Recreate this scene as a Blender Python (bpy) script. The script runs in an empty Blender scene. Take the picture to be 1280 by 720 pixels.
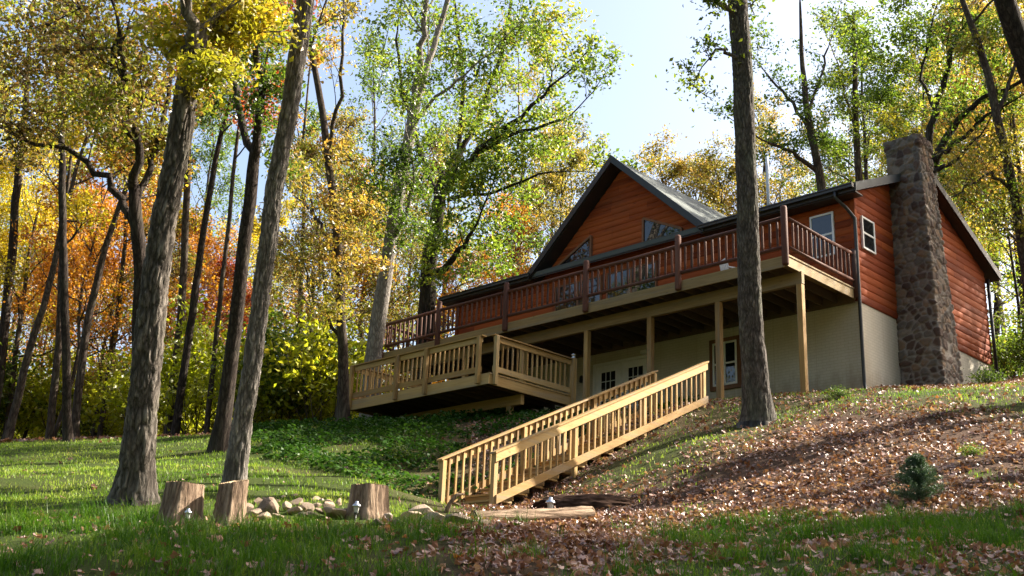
import bpy, math, random
import numpy as np
from mathutils import Vector, Matrix

# ------------------------------------------------------------------ camera, sky, sun, exposure
scene = bpy.context.scene
col = scene.collection
R = math.radians
CAM = np.array([12.6942, -24.5791, -8.7775])
RIGHT = np.array([0.711546, 0.701429, 0.041228])
DOWN = np.array([-0.193023, 0.251552, -0.948401])
FWD = np.array([-0.675607, 0.666873, 0.314382])
cd = bpy.data.cameras.new("camera")
cam = bpy.data.objects.new("camera", cd)
col.objects.link(cam)
m = Matrix.Identity(4)
for i in range(3):
    m[i][0], m[i][1], m[i][2], m[i][3] = RIGHT[i], -DOWN[i], -FWD[i], CAM[i]
cam.matrix_world = m
cd.sensor_width = 36.0
cd.lens = 1400 / 1280 * 36
cd.clip_start = 0.05
cd.clip_end = 2000
scene.camera = cam

SUN_AZ, SUN_EL = R(31), R(38.5)
world = bpy.data.worlds.new("World")
scene.world = world
world.use_nodes = True
wn = world.node_tree
bg = wn.nodes["Background"]
sky = wn.nodes.new("ShaderNodeTexSky")
sky.sky_type = 'NISHITA'
sky.sun_disc = False
sky.sun_elevation = SUN_EL
sky.sun_rotation = SUN_AZ
sky.air_density = 1.0
sky.dust_density = 4.5
sky.ozone_density = 0.0
wn.links.new(sky.outputs[0], bg.inputs[0])
bg.inputs[1].default_value = 0.092
sd = bpy.data.lights.new("sun", 'SUN')
sd.energy = 5.0
sd.angle = R(0.53)
sd.color = (1.0, 0.92, 0.78)
sun = bpy.data.objects.new("sun", sd)
col.objects.link(sun)
TO_SUN = np.array([math.sin(SUN_AZ) * math.cos(SUN_EL), math.cos(SUN_AZ) * math.cos(SUN_EL), math.sin(SUN_EL)])
sun.rotation_euler = Vector(-TO_SUN).to_track_quat('-Z', 'Y').to_euler()
vs = scene.view_settings
vs.view_transform = 'Standard'
vs.look = 'None'
vs.gamma = 1
vs.use_curve_mapping = False
vs.exposure = 2.0
scene.cycles.max_bounces = 7
scene.cycles.transparent_max_bounces = 8
scene.cycles.diffuse_bounces = 3
scene.cycles.glossy_bounces = 3
scene.cycles.transmission_bounces = 4

def at(u, v, d):                       # a point of the photograph at forward distance d (metres)
    return CAM + (RIGHT * ((u - 640) / 1400) + DOWN * ((v - 360) / 1400) + FWD) * d

# ------------------------------------------------------------------ helpers
class MB:
    def __init__(s):
        s.v, s.f, s.sm = [], [], []
    def add(s, verts, faces, smooth=False):
        o = len(s.v)
        s.v.extend([tuple(map(float, q)) for q in verts])
        s.f.extend([tuple(i + o for i in f) for f in faces])
        s.sm.extend([smooth] * len(faces))
    def box(s, x0, x1, y0, y1, z0, z1):
        s.add([(x0, y0, z0), (x1, y0, z0), (x1, y1, z0), (x0, y1, z0), (x0, y0, z1), (x1, y0, z1), (x1, y1, z1), (x0, y1, z1)],
              [(0, 3, 2, 1), (4, 5, 6, 7), (0, 1, 5, 4), (1, 2, 6, 5), (2, 3, 7, 6), (3, 0, 4, 7)])
        return s
    def bar(s, a, b, w, h, up=(0, 0, 1), shear=False):
        # rectangular bar a->b, w across, h along up; shear keeps the ends plumb
        a, b = np.array(a, float), np.array(b, float)
        d = b - a
        d /= np.linalg.norm(d)
        up = np.array(up, float)
        r = np.cross(d, up)
        r /= np.linalg.norm(r)
        u = up if shear else np.cross(r, d)
        P = []
        for q in (a, b):
            for i, j in ((-1, -1), (1, -1), (1, 1), (-1, 1)):
                P.append(q + r * i * w / 2 + u * j * h / 2)
        s.add(P, [(0, 1, 2, 3), (7, 6, 5, 4), (0, 4, 5, 1), (1, 5, 6, 2), (2, 6, 7, 3), (3, 7, 4, 0)])
        return s
    def tube(s, pts, rad, n=8, cap=True, rough=0.0, rng=None):
        pts = np.array(pts, float)
        k = len(pts)
        rad = np.broadcast_to(np.array(rad, float), (k,))
        t = np.gradient(pts, axis=0)
        t /= np.linalg.norm(t, axis=1)[:, None] + 1e-9
        ref = np.array([0.31, 0.95, 0.05]) if abs(t[0][2]) > 0.7 else np.array([0, 0, 1.0])
        ang = np.arange(n) * 2 * math.pi / n
        V = np.empty((k, n, 3))
        for i in range(k):
            a = np.cross(t[i], ref)
            a /= np.linalg.norm(a) + 1e-9
            b = np.cross(t[i], a)
            rr = rad[i]
            if rough and rng is not None:
                rr = rr * (1 + rng.normal(0, rough, n))[:, None]
            V[i] = pts[i] + (np.cos(ang)[:, None] * a + np.sin(ang)[:, None] * b) * rr
        F = []
        for i in range(k - 1):
            for j in range(n):
                j2 = (j + 1) % n
                F.append((i * n + j, i * n + j2, (i + 1) * n + j2, (i + 1) * n + j))
        s.add(V.reshape(-1, 3), F, True)
        if cap:
            o = len(s.v) - k * n
            s.f.append(tuple(o + j for j in range(n))[::-1]); s.sm.append(False)
            s.f.append(tuple(o + (k - 1) * n + j for j in range(n))); s.sm.append(False)
        return s
    def lathe(s, c, prof, n=16):
        c = np.array(c, float)
        P = []
        for r, z in prof:
            for j in range(n):
                a = 2 * math.pi * j / n
                P.append(c + np.array([r * math.cos(a), r * math.sin(a), z]))
        F = []
        for i in range(len(prof) - 1):
            for j in range(n):
                F.append((i * n + j, i * n + (j + 1) % n, (i + 1) * n + (j + 1) % n, (i + 1) * n + j))
        F.append(tuple(range(n))[::-1])
        F.append(tuple((len(prof) - 1) * n + j for j in range(n)))
        s.add(P, F, len(prof) > 4)
        return s
    def build(s, name, mat, parent=None, bevel=0):
        me = bpy.data.meshes.new(name)
        me.from_pydata(s.v, [], s.f)
        me.polygons.foreach_set('use_smooth', s.sm)
        me.update()
        o = bpy.data.objects.new(name, me)
        col.objects.link(o)
        if mat: me.materials.append(mat)
        if parent is not None: o.parent = parent
        if bevel:
            b = o.modifiers.new('bevel', 'BEVEL'); b.width = bevel; b.segments = 2; b.limit_method = 'ANGLE'
        return o

def np_mesh(name, V, F, mat, smooth=False):       # F: (n,4) or (n,3) int array
    me = bpy.data.meshes.new(name)
    n, k = F.shape
    me.vertices.add(len(V)); me.vertices.foreach_set('co', np.ascontiguousarray(V, np.float32).ravel())
    me.loops.add(n * k); me.loops.foreach_set('vertex_index', np.ascontiguousarray(F, np.int32).ravel())
    me.polygons.add(n)
    me.polygons.foreach_set('loop_start', np.arange(n, dtype=np.int32) * k)
    me.polygons.foreach_set('loop_total', np.full(n, k, np.int32))
    me.polygons.foreach_set('use_smooth', np.full(n, smooth))
    me.update(calc_edges=True)
    if mat: me.materials.append(mat)
    return me

def link(name, me, parent=None):
    o = bpy.data.objects.new(name, me); col.objects.link(o)
    if parent is not None: o.parent = parent
    return o

def tag(o, label=None, cat=None, group=None, kind=None):
    if label: o['label'] = label
    if cat: o['category'] = cat
    if group: o['group'] = group
    if kind: o['kind'] = kind
    return o

def thing(name, label, cat, loc=(0, 0, 0), group=None):
    o = bpy.data.objects.new(name, None); col.objects.link(o)
    o.location = loc; o.empty_display_size = .3
    return tag(o, label, cat, group)

# world-space parts for a thing whose Empty is not at the origin
def put(o, parent):
    o.parent = parent
    o.matrix_parent_inverse = Matrix.Translation(parent.location).inverted()
    return o

def vnoise(x, y, s, seed=0):           # smooth 2D value noise 0..1
    x = np.asarray(x) / s; y = np.asarray(y) / s
    xi, yi = np.floor(x).astype(int), np.floor(y).astype(int)
    fx, fy = x - xi, y - yi
    fx = fx * fx * (3 - 2 * fx); fy = fy * fy * (3 - 2 * fy)
    def h(i, j):
        n = (i * 374761393 + j * 668265263 + seed * 982451653) & 0x7fffffff
        n = ((n ^ (n >> 13)) * 1274126177) & 0x7fffffff
        return ((n ^ (n >> 16)) & 0xffff) / 65535.0
    return (h(xi, yi) * (1 - fx) + h(xi + 1, yi) * fx) * (1 - fy) + (h(xi, yi + 1) * (1 - fx) + h(xi + 1, yi + 1) * fx) * fy

# ------------------------------------------------------------------ materials
class N:
    def __init__(s, name, rough=.8, spec=.3):
        s.m = bpy.data.materials.new(name); s.m.use_nodes = True
        s.t = s.m.node_tree; s.n = s.t.nodes
        s.b = s.n['Principled BSDF']; s.out = s.n['Material Output']
        s.b.inputs['Roughness'].default_value = rough
        s.b.inputs['Specular IOR Level'].default_value = spec
    def new(s, typ, **kw):
        q = s.n.new('ShaderNode' + typ)
        for k, v in kw.items(): setattr(q, k, v)
        return q
    def lk(s, a, b): s.t.links.new(a, b)
    def obj(s, scale=(1, 1, 1), rot=(0, 0, 0)):
        c = s.new('TexCoord'); mp = s.new('Mapping')
        mp.inputs['Scale'].default_value = scale; mp.inputs['Rotation'].default_value = rot
        s.lk(c.outputs['Object'], mp.inputs['Vector'])
        return mp.outputs['Vector']
    def noise(s, vec, scale, detail=4, rough=.55):
        q = s.new('TexNoise'); q.inputs['Scale'].default_value = scale
        q.inputs['Detail'].default_value = detail; q.inputs['Roughness'].default_value = rough
        if vec is not None: s.lk(vec, q.inputs['Vector'])
        return q.outputs['Fac']
    def ramp(s, fac, stops):
        q = s.new('ValToRGB'); e = q.color_ramp.elements
        while len(e) < len(stops): e.new(.5)
        for el, (p, c) in zip(e, stops):
            el.position = p; el.color = (*c, 1)
        s.lk(fac, q.inputs[0]); return q.outputs[0]
    def mix(s, fac, a, b, mode='MIX'):
        q = s.new('Mix', data_type='RGBA', blend_type=mode)
        for x, i in ((fac, 0), (a, 6), (b, 7)):
            if isinstance(x, (int, float)): q.inputs[i].default_value = x
            elif isinstance(x, tuple): q.inputs[i].default_value = (*x, 1)
            else: s.lk(x, q.inputs[i])
        return q.outputs[2]
    def math(s, op, a, b=0.0):
        q = s.new('Math', operation=op)
        for x, i in ((a, 0), (b, 1)):
            if isinstance(x, (int, float)): q.inputs[i].default_value = x
            else: s.lk(x, q.inputs[i])
        return q.outputs[0]
    def bump(s, h, strength=.5, dist=.02):
        q = s.new('Bump'); q.inputs['Strength'].default_value = strength; q.inputs['Distance'].default_value = dist
        s.lk(h, q.inputs['Height']); s.lk(q.outputs[0], s.b.inputs['Normal'])
    def color(s, c):
        if isinstance(c, tuple): s.b.inputs['Base Color'].default_value = (*c, 1)
        else: s.lk(c, s.b.inputs['Base Color'])

def plain(name, c, rough=.6, spec=.3, var=.25, metal=0):
    k = N(name, rough, spec)
    n = k.noise(k.obj(), 9, 5)
    k.color(k.ramp(n, [(.3, tuple(x * (1 - var) for x in c)), (.7, tuple(min(1, x * (1 + var)) for x in c))]))
    k.b.inputs['Metallic'].default_value = metal
    return k.m

def wood(name, c1, c2, c3, scale=(3, 3, 3), rough=.7):
    # long grain noise plus knots; pieces differ by object random and island random
    k = N(name, rough, .25)
    v = k.obj(scale)
    g = k.noise(v, 6, 6, .6)
    big = k.noise(k.obj(), 1.3, 2)
    geo = k.new('NewGeometry'); oi = k.new('ObjectInfo')
    r = k.math('FRACT', k.math('ADD', geo.outputs['Random Per Island'], oi.outputs['Random']))
    f = k.math('ADD', k.math('MULTIPLY', g, .55), k.math('ADD', k.math('MULTIPLY', big, .2), k.math('MULTIPLY', r, .42)))
    c = k.ramp(f, [(.28, c1), (.56, c2), (.86, c3)])
    kn = k.new('TexVoronoi'); kn.inputs['Scale'].default_value = 1.6; k.lk(k.obj((1, 1, 3)), kn.inputs['Vector'])
    knot = k.ramp(kn.outputs['Distance'], [(.03, (1, 1, 1)), (.07, (0, 0, 0))])
    c = k.mix(k.math('MULTIPLY', knot, .6), c, tuple(x * .35 for x in c1))
    we = k.noise(k.obj((scale[0] * .5, scale[1] * .5, scale[2] * .5)), 2.3, 6, .7)
    gy = sum(c2) / 3 * 1.05
    c = k.mix(k.ramp(we, [(.48, (0, 0, 0)), (.72, (.6, .6, .6))]), c, (gy, gy * .94, gy * .84))
    k.color(c); k.bump(g, .35, .01)
    return k.m

pine_x = wood('treated_pine_along', (.19, .105, .033), (.33, .195, .062), (.47, .31, .12), (.25, 5, 5))
pine_z = wood('treated_pine_upright', (.20, .11, .035), (.34, .205, .068), (.49, .325, .13), (5, 5, .3))
pine_y = wood('treated_pine_across', (.21, .115, .037), (.35, .21, .072), (.50, .335, .138), (5, .3, 5))
pine_old = wood('weathered_deck_pine', (.13, .085, .035), (.23, .155, .065), (.34, .24, .11), (.25, 5, 5))
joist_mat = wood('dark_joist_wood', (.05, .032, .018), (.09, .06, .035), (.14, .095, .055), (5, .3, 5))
stain_x = wood('red_stained_log_rail', (.055, .019, .013), (.10, .036, .023), (.155, .062, .040), (.3, 6, 6))
stain_z = wood('red_stained_log_post', (.055, .020, .014), (.105, .040, .026), (.16, .068, .044), (6, 6, .3))
trim_mat = wood('brown_trim_wood', (.12, .05, .025), (.19, .085, .04), (.26, .12, .06), (4, 4, .5))
white_mat = plain('white_vinyl_frame', (.72, .72, .70), .4, .4, .04)
dark_fascia = plain('dark_bronze_fascia', (.030, .024, .022), .45, .4, .2)
sky_tint_rake = plain('sky_tinted_rake_board', (.040, .047, .054), .55, .3, .12)  # blue-grey tint stands for sky light on these rake boards
spout_mat = plain('dark_bronze_gutter', (.022, .019, .018), .35, .5, .1)
metal_mat = plain('brushed_lamp_metal', (.55, .56, .60), .25, .5, .08, .9)
black_plastic = plain('black_plastic', (.02, .02, .022), .4, .4, .1)
chair_mat = plain('white_plastic_chair', (.7, .7, .7), .4, .4, .04)

def siding_material():
    k = N('stained_log_siding', .75, .15)
    c = k.new('TexCoord'); sp = k.new('SeparateXYZ'); k.lk(c.outputs['Object'], sp.inputs[0])
    row = k.math('FLOOR', k.math('DIVIDE', sp.outputs[2], .2))
    h = k.math('ADD', sp.outputs[0], sp.outputs[1])
    wn_ = k.new('TexWhiteNoise', noise_dimensions='1D'); k.lk(row, wn_.inputs['W'])
    seg = k.math('FLOOR', k.math('ADD', k.math('DIVIDE', h, 3.6), k.math('MULTIPLY', wn_.outputs[0], 9)))
    w2 = k.new('TexWhiteNoise', noise_dimensions='2D')
    cb = k.new('CombineXYZ'); k.lk(row, cb.inputs[0]); k.lk(seg, cb.inputs[1]); k.lk(cb.outputs[0], w2.inputs['Vector'])
    g = k.noise(k.obj((.4, .4, 7)), 5, 6, .6)
    f = k.math('ADD', k.math('MULTIPLY', g, .6), k.math('MULTIPLY', w2.outputs[0], .42))
    cc = k.ramp(f, [(.2, (.12, .023, .009)), (.5, (.26, .054, .014)), (.8, (.37, .092, .023))])
    jt = k.math('FRACT', k.math('ADD', k.math('DIVIDE', h, 3.6), k.math('MULTIPLY', wn_.outputs[0], 9)))
    cc = k.mix(k.ramp(jt, [(.0, (.85, .85, .85)), (.0045, (0, 0, 0))]), cc, (.03, .010, .005))
    wv = k.noise(k.obj((.5, .5, .9)), 1.1, 5, .65)
    cc = k.mix(k.ramp(wv, [(.5, (0, 0, 0)), (.75, (.5, .5, .5))]), cc, (.15, .052, .022))
    kn = k.new('TexVoronoi'); kn.inputs['Scale'].default_value = 1.0; k.lk(k.obj((1.1, 1.1, 4.2)), kn.inputs['Vector'])
    knot = k.ramp(kn.outputs['Distance'], [(.05, (1, 1, 1)), (.12, (0, 0, 0))])
    cc = k.mix(k.math('MULTIPLY', knot, .65), cc, (.08, .018, .006))
    k.color(cc); k.bump(g, .3, .01)
    return k.m
siding_mat = siding_material()

def foundation_material():
    k = N('painted_cream_block', .85, .15)
    c = k.new('TexCoord'); sp = k.new('SeparateXYZ'); k.lk(c.outputs['Object'], sp.inputs[0])
    cb = k.new('CombineXYZ'); k.lk(k.math('ADD', sp.outputs[0], sp.outputs[1]), cb.inputs[0]); k.lk(sp.outputs[2], cb.inputs[1])
    br = k.new('TexBrick'); k.lk(cb.outputs[0], br.inputs['Vector'])
    for nm, v in (('Scale', 1), ('Mortar Size', .007), ('Brick Width', .21), ('Row Height', .075), ('Bias', 0)): br.inputs[nm].default_value = v
    br.inputs['Color1'].default_value = (.53, .485, .395, 1); br.inputs['Color2'].default_value = (.56, .51, .415, 1); br.inputs['Mortar'].default_value = (.45, .405, .32, 1)
    stain = k.noise(k.obj((1, 1, .35)), 1.2, 5)
    panel = k.new('TexWave', wave_type='BANDS', bands_direction='X'); panel.inputs['Scale'].default_value = .13; panel.inputs['Distortion'].default_value = .6; k.lk(cb.outputs[0], panel.inputs['Vector'])
    cc = k.mix(k.ramp(stain, [(.4, (0, 0, 0)), (.75, (.45, .45, .45))]), br.outputs['Color'], (.36, .29, .19))
    seam = k.ramp(k.math('FRACT', k.math('DIVIDE', k.math('ADD', sp.outputs[0], sp.outputs[1]), 1.22)), [(.0, (.55, .55, .55)), (.02, (0, 0, 0))])
    cc = k.mix(seam, cc, (.33, .25, .15))
    mud = k.math('MULTIPLY', k.ramp(k.math('ADD', sp.outputs[2], k.math('MULTIPLY', k.noise(k.obj((3, 3, 1)), 2, 5), 1.1)), [(.0, (0, 0, 0)), (.01, (0, 0, 0))]), 0)
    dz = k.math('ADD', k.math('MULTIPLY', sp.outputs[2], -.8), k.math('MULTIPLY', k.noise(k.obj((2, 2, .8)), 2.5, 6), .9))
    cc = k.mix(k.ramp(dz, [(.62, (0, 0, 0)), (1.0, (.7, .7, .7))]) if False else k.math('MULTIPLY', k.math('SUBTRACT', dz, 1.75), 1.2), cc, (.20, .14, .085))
    k.color(cc); k.bump(br.outputs['Fac'], -.5, .01)
    return k.m
found_mat = foundation_material()

def shingle_material():
    k = N('grey_green_shingles', .8, .3)
    c = k.new('TexCoord'); sp = k.new('SeparateXYZ'); k.lk(c.outputs['Object'], sp.inputs[0])
    cb = k.new('CombineXYZ'); k.lk(sp.outputs[1], cb.inputs[0]); k.lk(k.math('MULTIPLY', sp.outputs[2], 1.45), cb.inputs[1])
    br = k.new('TexBrick'); k.lk(cb.outputs[0], br.inputs['Vector'])
    for nm, v in (('Scale', 1), ('Mortar Size', .01), ('Brick Width', .3), ('Row Height', .15), ('Bias', 0)): br.inputs[nm].default_value = v
    br.inputs['Color1'].default_value = (.048, .060, .055, 1); br.inputs['Color2'].default_value = (.095, .11, .10, 1); br.inputs['Mortar'].default_value = (.04, .045, .045, 1)
    cc = k.mix(k.math('MULTIPLY', k.noise(k.obj(), 60, 3), .5), br.outputs['Color'], (.16, .17, .16))
    k.color(cc); k.bump(br.outputs['Fac'], -.6, .02)
    return k.m
shingle_mat = shingle_material()

def glass_material():
    k = N('window_glass', .02, .5)
    k.color((.012, .014, .015)); k.b.inputs['IOR'].default_value = 1.6
    k.bump(k.noise(k.obj(), 1.1, 1), .06, .05)
    return k.m
glass_mat = glass_material()

def stone_material():
    k = N('field_stone_masonry', .85, .25)
    a = k.new('Attribute', attribute_name='stone_tone'); b = k.new('Attribute', attribute_name='mortar')
    f = k.math('ADD', k.math('MULTIPLY', k.noise(k.obj(), 14, 6), .35), k.math('MULTIPLY', a.outputs['Fac'], .7))
    cc = k.ramp(f, [(.15, (.045, .030, .025)), (.36, (.10, .060, .042)), (.52, (.11, .098, .085)), (.66, (.19, .12, .07)), (.82, (.15, .13, .11)), (.98, (.26, .20, .15))])
    cc = k.mix(b.outputs['Fac'], cc, (.25, .22, .19))
    k.color(cc); k.bump(k.noise(k.obj(), 25, 5), .5, .02)
    return k.m
stone_mat = stone_material()

def bark_material(name, c1, c2, c3, lichen=.25, groove=1.0, island=False):
    k = N(name, .95, .1)
    v = k.obj((9 * groove, 9 * groove, .85 * groove))
    vo = k.new('TexVoronoi', feature='DISTANCE_TO_EDGE'); vo.inputs['Scale'].default_value = 1.4
    ns = k.new('TexNoise'); ns.inputs['Scale'].default_value = 2; ns.inputs['Detail'].default_value = 4; k.lk(v, ns.inputs['Vector'])
    k.lk(k.mix(.75, v, ns.outputs['Color'], 'ADD'), vo.inputs['Vector'])
    ridge = k.ramp(vo.outputs['Distance'], [(.0, (.15, .15, .15)), (.30, (1, 1, 1))])
    fine = k.noise(k.obj((26, 26, 3.5)), 2.0, 7, .7)
    h = k.math('ADD', k.math('MULTIPLY', ridge, .45), k.math('MULTIPLY', fine, .8))
    cc = k.ramp(h, [(.38, c1), (.66, c2), (1.0, c3)])
    li = k.noise(k.obj((1, 1, .6)), 1.7, 5, .65)
    cc = k.mix(k.math('MULTIPLY', k.ramp(li, [(.5, (0, 0, 0)), (.66, (1, 1, 1))]), lichen), cc, (.17, .19, .13))
    fa = k.new('Attribute', attribute_name='furrow')
    cc = k.mix(k.math('MULTIPLY', fa.outputs['Fac'], .8), cc, tuple(x * .45 for x in c1))
    k.color(cc); k.bump(h, .9, .035)
    return k.m
bark_oak = bark_material('furrowed_oak_bark', (.052, .043, .036), (.165, .140, .118), (.31, .272, .235))
bark_grey = bark_material('pale_grey_bark', (.095, .083, .074), (.24, .212, .187), (.37, .335, .30), .15, 1.25)
bark_dark = bark_material('dark_brown_bark', (.014, .011, .010), (.040, .030, .025), (.075, .060, .05), .1)  # very dark brown bark tones
bark_mid = bark_material('brown_forest_bark', (.025, .018, .014), (.07, .052, .042), (.13, .10, .08), .2, .8)
bark_smooth = bark_material('mottled_grey_bark', (.06, .053, .048), (.135, .120, .108), (.21, .19, .172), .45, 1.6)

def leaf_material(name, stops, trans=.6, clump=.55, gloss=.05):
    k = N(name)
    geo = k.new('NewGeometry'); oi = k.new('ObjectInfo')
    v = k.new('TexCoord').outputs['Object']
    n = k.noise(v, clump, 3, .6)
    f = k.math('ADD', k.math('MULTIPLY', geo.outputs['Random Per Island'], .42),
               k.math('ADD', k.math('MULTIPLY', k.math('SUBTRACT', n, .5), 1.25), k.math('ADD', .29, k.math('MULTIPLY', k.math('SUBTRACT', oi.outputs['Random'], .5), .25))))
    c = k.ramp(f, stops)
    d = k.new('BsdfDiffuse'); t = k.new('BsdfTranslucent'); g = k.new('BsdfGlossy')
    g.inputs['Roughness'].default_value = .5
    k.lk(c, d.inputs[0])
    tc = k.mix(1.0, c, (1.22, 1.32, .72), 'MULTIPLY'); k.lk(tc, t.inputs[0])
    m1 = k.new('MixShader'); m1.inputs[0].default_value = trans; k.lk(d.outputs[0], m1.inputs[1]); k.lk(t.outputs[0], m1.inputs[2])
    fr = k.new('Fresnel'); fr.inputs[0].default_value = 1.4
    m2 = k.new('MixShader'); k.lk(k.math('MULTIPLY', fr.outputs[0], gloss * 2), m2.inputs[0]); k.lk(m1.outputs[0], m2.inputs[1]); k.lk(g.outputs[0], m2.inputs[2])
    k.n.remove(k.b); k.lk(m2.outputs[0], k.out.inputs[0])
    return k.m
L_green = leaf_material('green_oak_leaves', [(.05, (.035, .055, .012)), (.45, (.085, .125, .020)), (.75, (.22, .24, .035)), (1, (.40, .33, .05))])
L_olive = leaf_material('yellow_green_leaves', [(.05, (.030, .052, .013)), (.42, (.090, .140, .024)), (.72, (.20, .25, .036)), (1, (.44, .33, .05))])
L_yellow = leaf_material('yellow_autumn_leaves', [(.05, (.12, .11, .012)), (.4, (.38, .30, .02)), (.75, (.58, .42, .03)), (1, (.60, .32, .04))])
L_orange = leaf_material('orange_maple_leaves', [(.05, (.16, .06, .012)), (.4, (.42, .16, .022)), (.7, (.55, .25, .035)), (1, (.58, .40, .06))])
L_red = leaf_material('red_maple_leaves', [(.05, (.10, .018, .012)), (.45, (.32, .05, .022)), (.75, (.45, .11, .035)), (1, (.5, .22, .05))])
L_rust = leaf_material('russet_oak_leaves', [(.05, (.032, .030, .012)), (.25, (.10, .070, .030)), (.42, (.22, .12, .05)), (.58, (.24, .23, .038)), (1, (.13, .19, .03))])
L_gold = leaf_material('tan_gold_leaves', [(.05, (.070, .075, .02)), (.34, (.18, .165, .035)), (.58, (.36, .25, .06)), (.78, (.44, .23, .07)), (1, (.40, .14, .05))])
L_tuft = leaf_material('yellow_turning_oak_leaves', [(.05, (.07, .085, .012)), (.35, (.20, .20, .022)), (.65, (.42, .35, .035)), (.85, (.48, .32, .04)), (1, (.40, .19, .04))], .5, 1.1)
L_lime = leaf_material('bright_yellow_green_leaves', [(.05, (.14, .16, .015)), (.4, (.34, .36, .025)), (.75, (.52, .48, .04)), (1, (.60, .42, .05))], .6)
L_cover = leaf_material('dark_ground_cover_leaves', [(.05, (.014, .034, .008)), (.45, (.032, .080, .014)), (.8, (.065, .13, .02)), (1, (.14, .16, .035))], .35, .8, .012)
L_grass = leaf_material('shade_toned_tuft_blades', [(.05, (.012, .034, .005)), (.4, (.036, .095, .008)), (.72, (.080, .155, .014)), (.94, (.16, .19, .03)), (1, (.26, .20, .07))], .5, .9, .015)  # foreground shade is put into this darker green
L_lawn = leaf_material('sun_toned_lawn_blades', [(.05, (.030, .065, .010)), (.4, (.10, .18, .022)), (.70, (.23, .31, .045)), (.92, (.38, .38, .10)), (1, (.46, .36, .15))], .5, .7, .015)  # lawn colour lightened and yellowed to stand in for sunlight
L_litter = leaf_material('fallen_oak_leaves', [(.02, (.05, .020, .014)), (.34, (.15, .062, .040)), (.56, (.27, .130, .088)), (.78, (.44, .27, .205)), (.88, (.48, .16, .040)), (1, (.40, .085, .022))], .25, 1.5, .06)
L_spruce = leaf_material('blue_green_needles', [(.05, (.03, .055, .026)), (.5, (.075, .130, .062)), (1, (.20, .27, .15))], .15, 3)

def ground_material():
    k = N('hillside_soil_and_turf', .95, .1)
    a = k.new('Attribute', attribute_name='turf')
    n = k.noise(k.obj(), 3.5, 8, .65); n2 = k.noise(k.obj(), 34, 8, .75)
    soil = k.ramp(k.math('ADD', k.math('MULTIPLY', n, .5), k.math('MULTIPLY', n2, .5)), [(.32, (.035, .020, .013)), (.5, (.085, .050, .033)), (.66, (.17, .108, .075))])
    turf = k.ramp(n2, [(.3, (.020, .030, .008)), (.55, (.05, .070, .014)), (.75, (.10, .10, .035))])
    k.color(k.mix(a.outputs['Fac'], soil, turf)); k.bump(n2, .8, .05)
    return k.m
ground_mat = ground_material()

def cut_material():
    k = N('sawn_log_end', .8, .2)
    w = k.new('TexWave', wave_type='RINGS', rings_direction='Z'); w.inputs['Scale'].default_value = 14; w.inputs['Distortion'].default_value = 2.5; w.inputs['Detail'].default_value = 3
    k.lk(k.obj(), w.inputs['Vector'])
    k.color(k.ramp(w.outputs['Fac'], [(.2, (.25, .16, .09)), (.8, (.45, .33, .20))])); k.bump(w.outputs['Fac'], .2, .01)
    return k.m
cut_mat = cut_material()
stump_bark = bark_material('stripped_stump_wood', (.09, .058, .04), (.25, .175, .12), (.42, .31, .22), .05, .9)
rock_mat = None
def rock_material():
    k = N('tan_sandstone', .85, .25)
    oi = k.new('ObjectInfo')
    f = k.math('ADD', k.math('MULTIPLY', k.noise(k.obj((1, 1, 3)), 6, 6), .6), k.math('MULTIPLY', oi.outputs['Random'], .4))
    k.color(k.ramp(f, [(.25, (.16, .11, .08)), (.5, (.33, .24, .17)), (.75, (.46, .36, .27))])); k.bump(k.noise(k.obj(), 20, 6), .6, .02)
    return k.m
rock_mat = rock_material()

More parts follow.
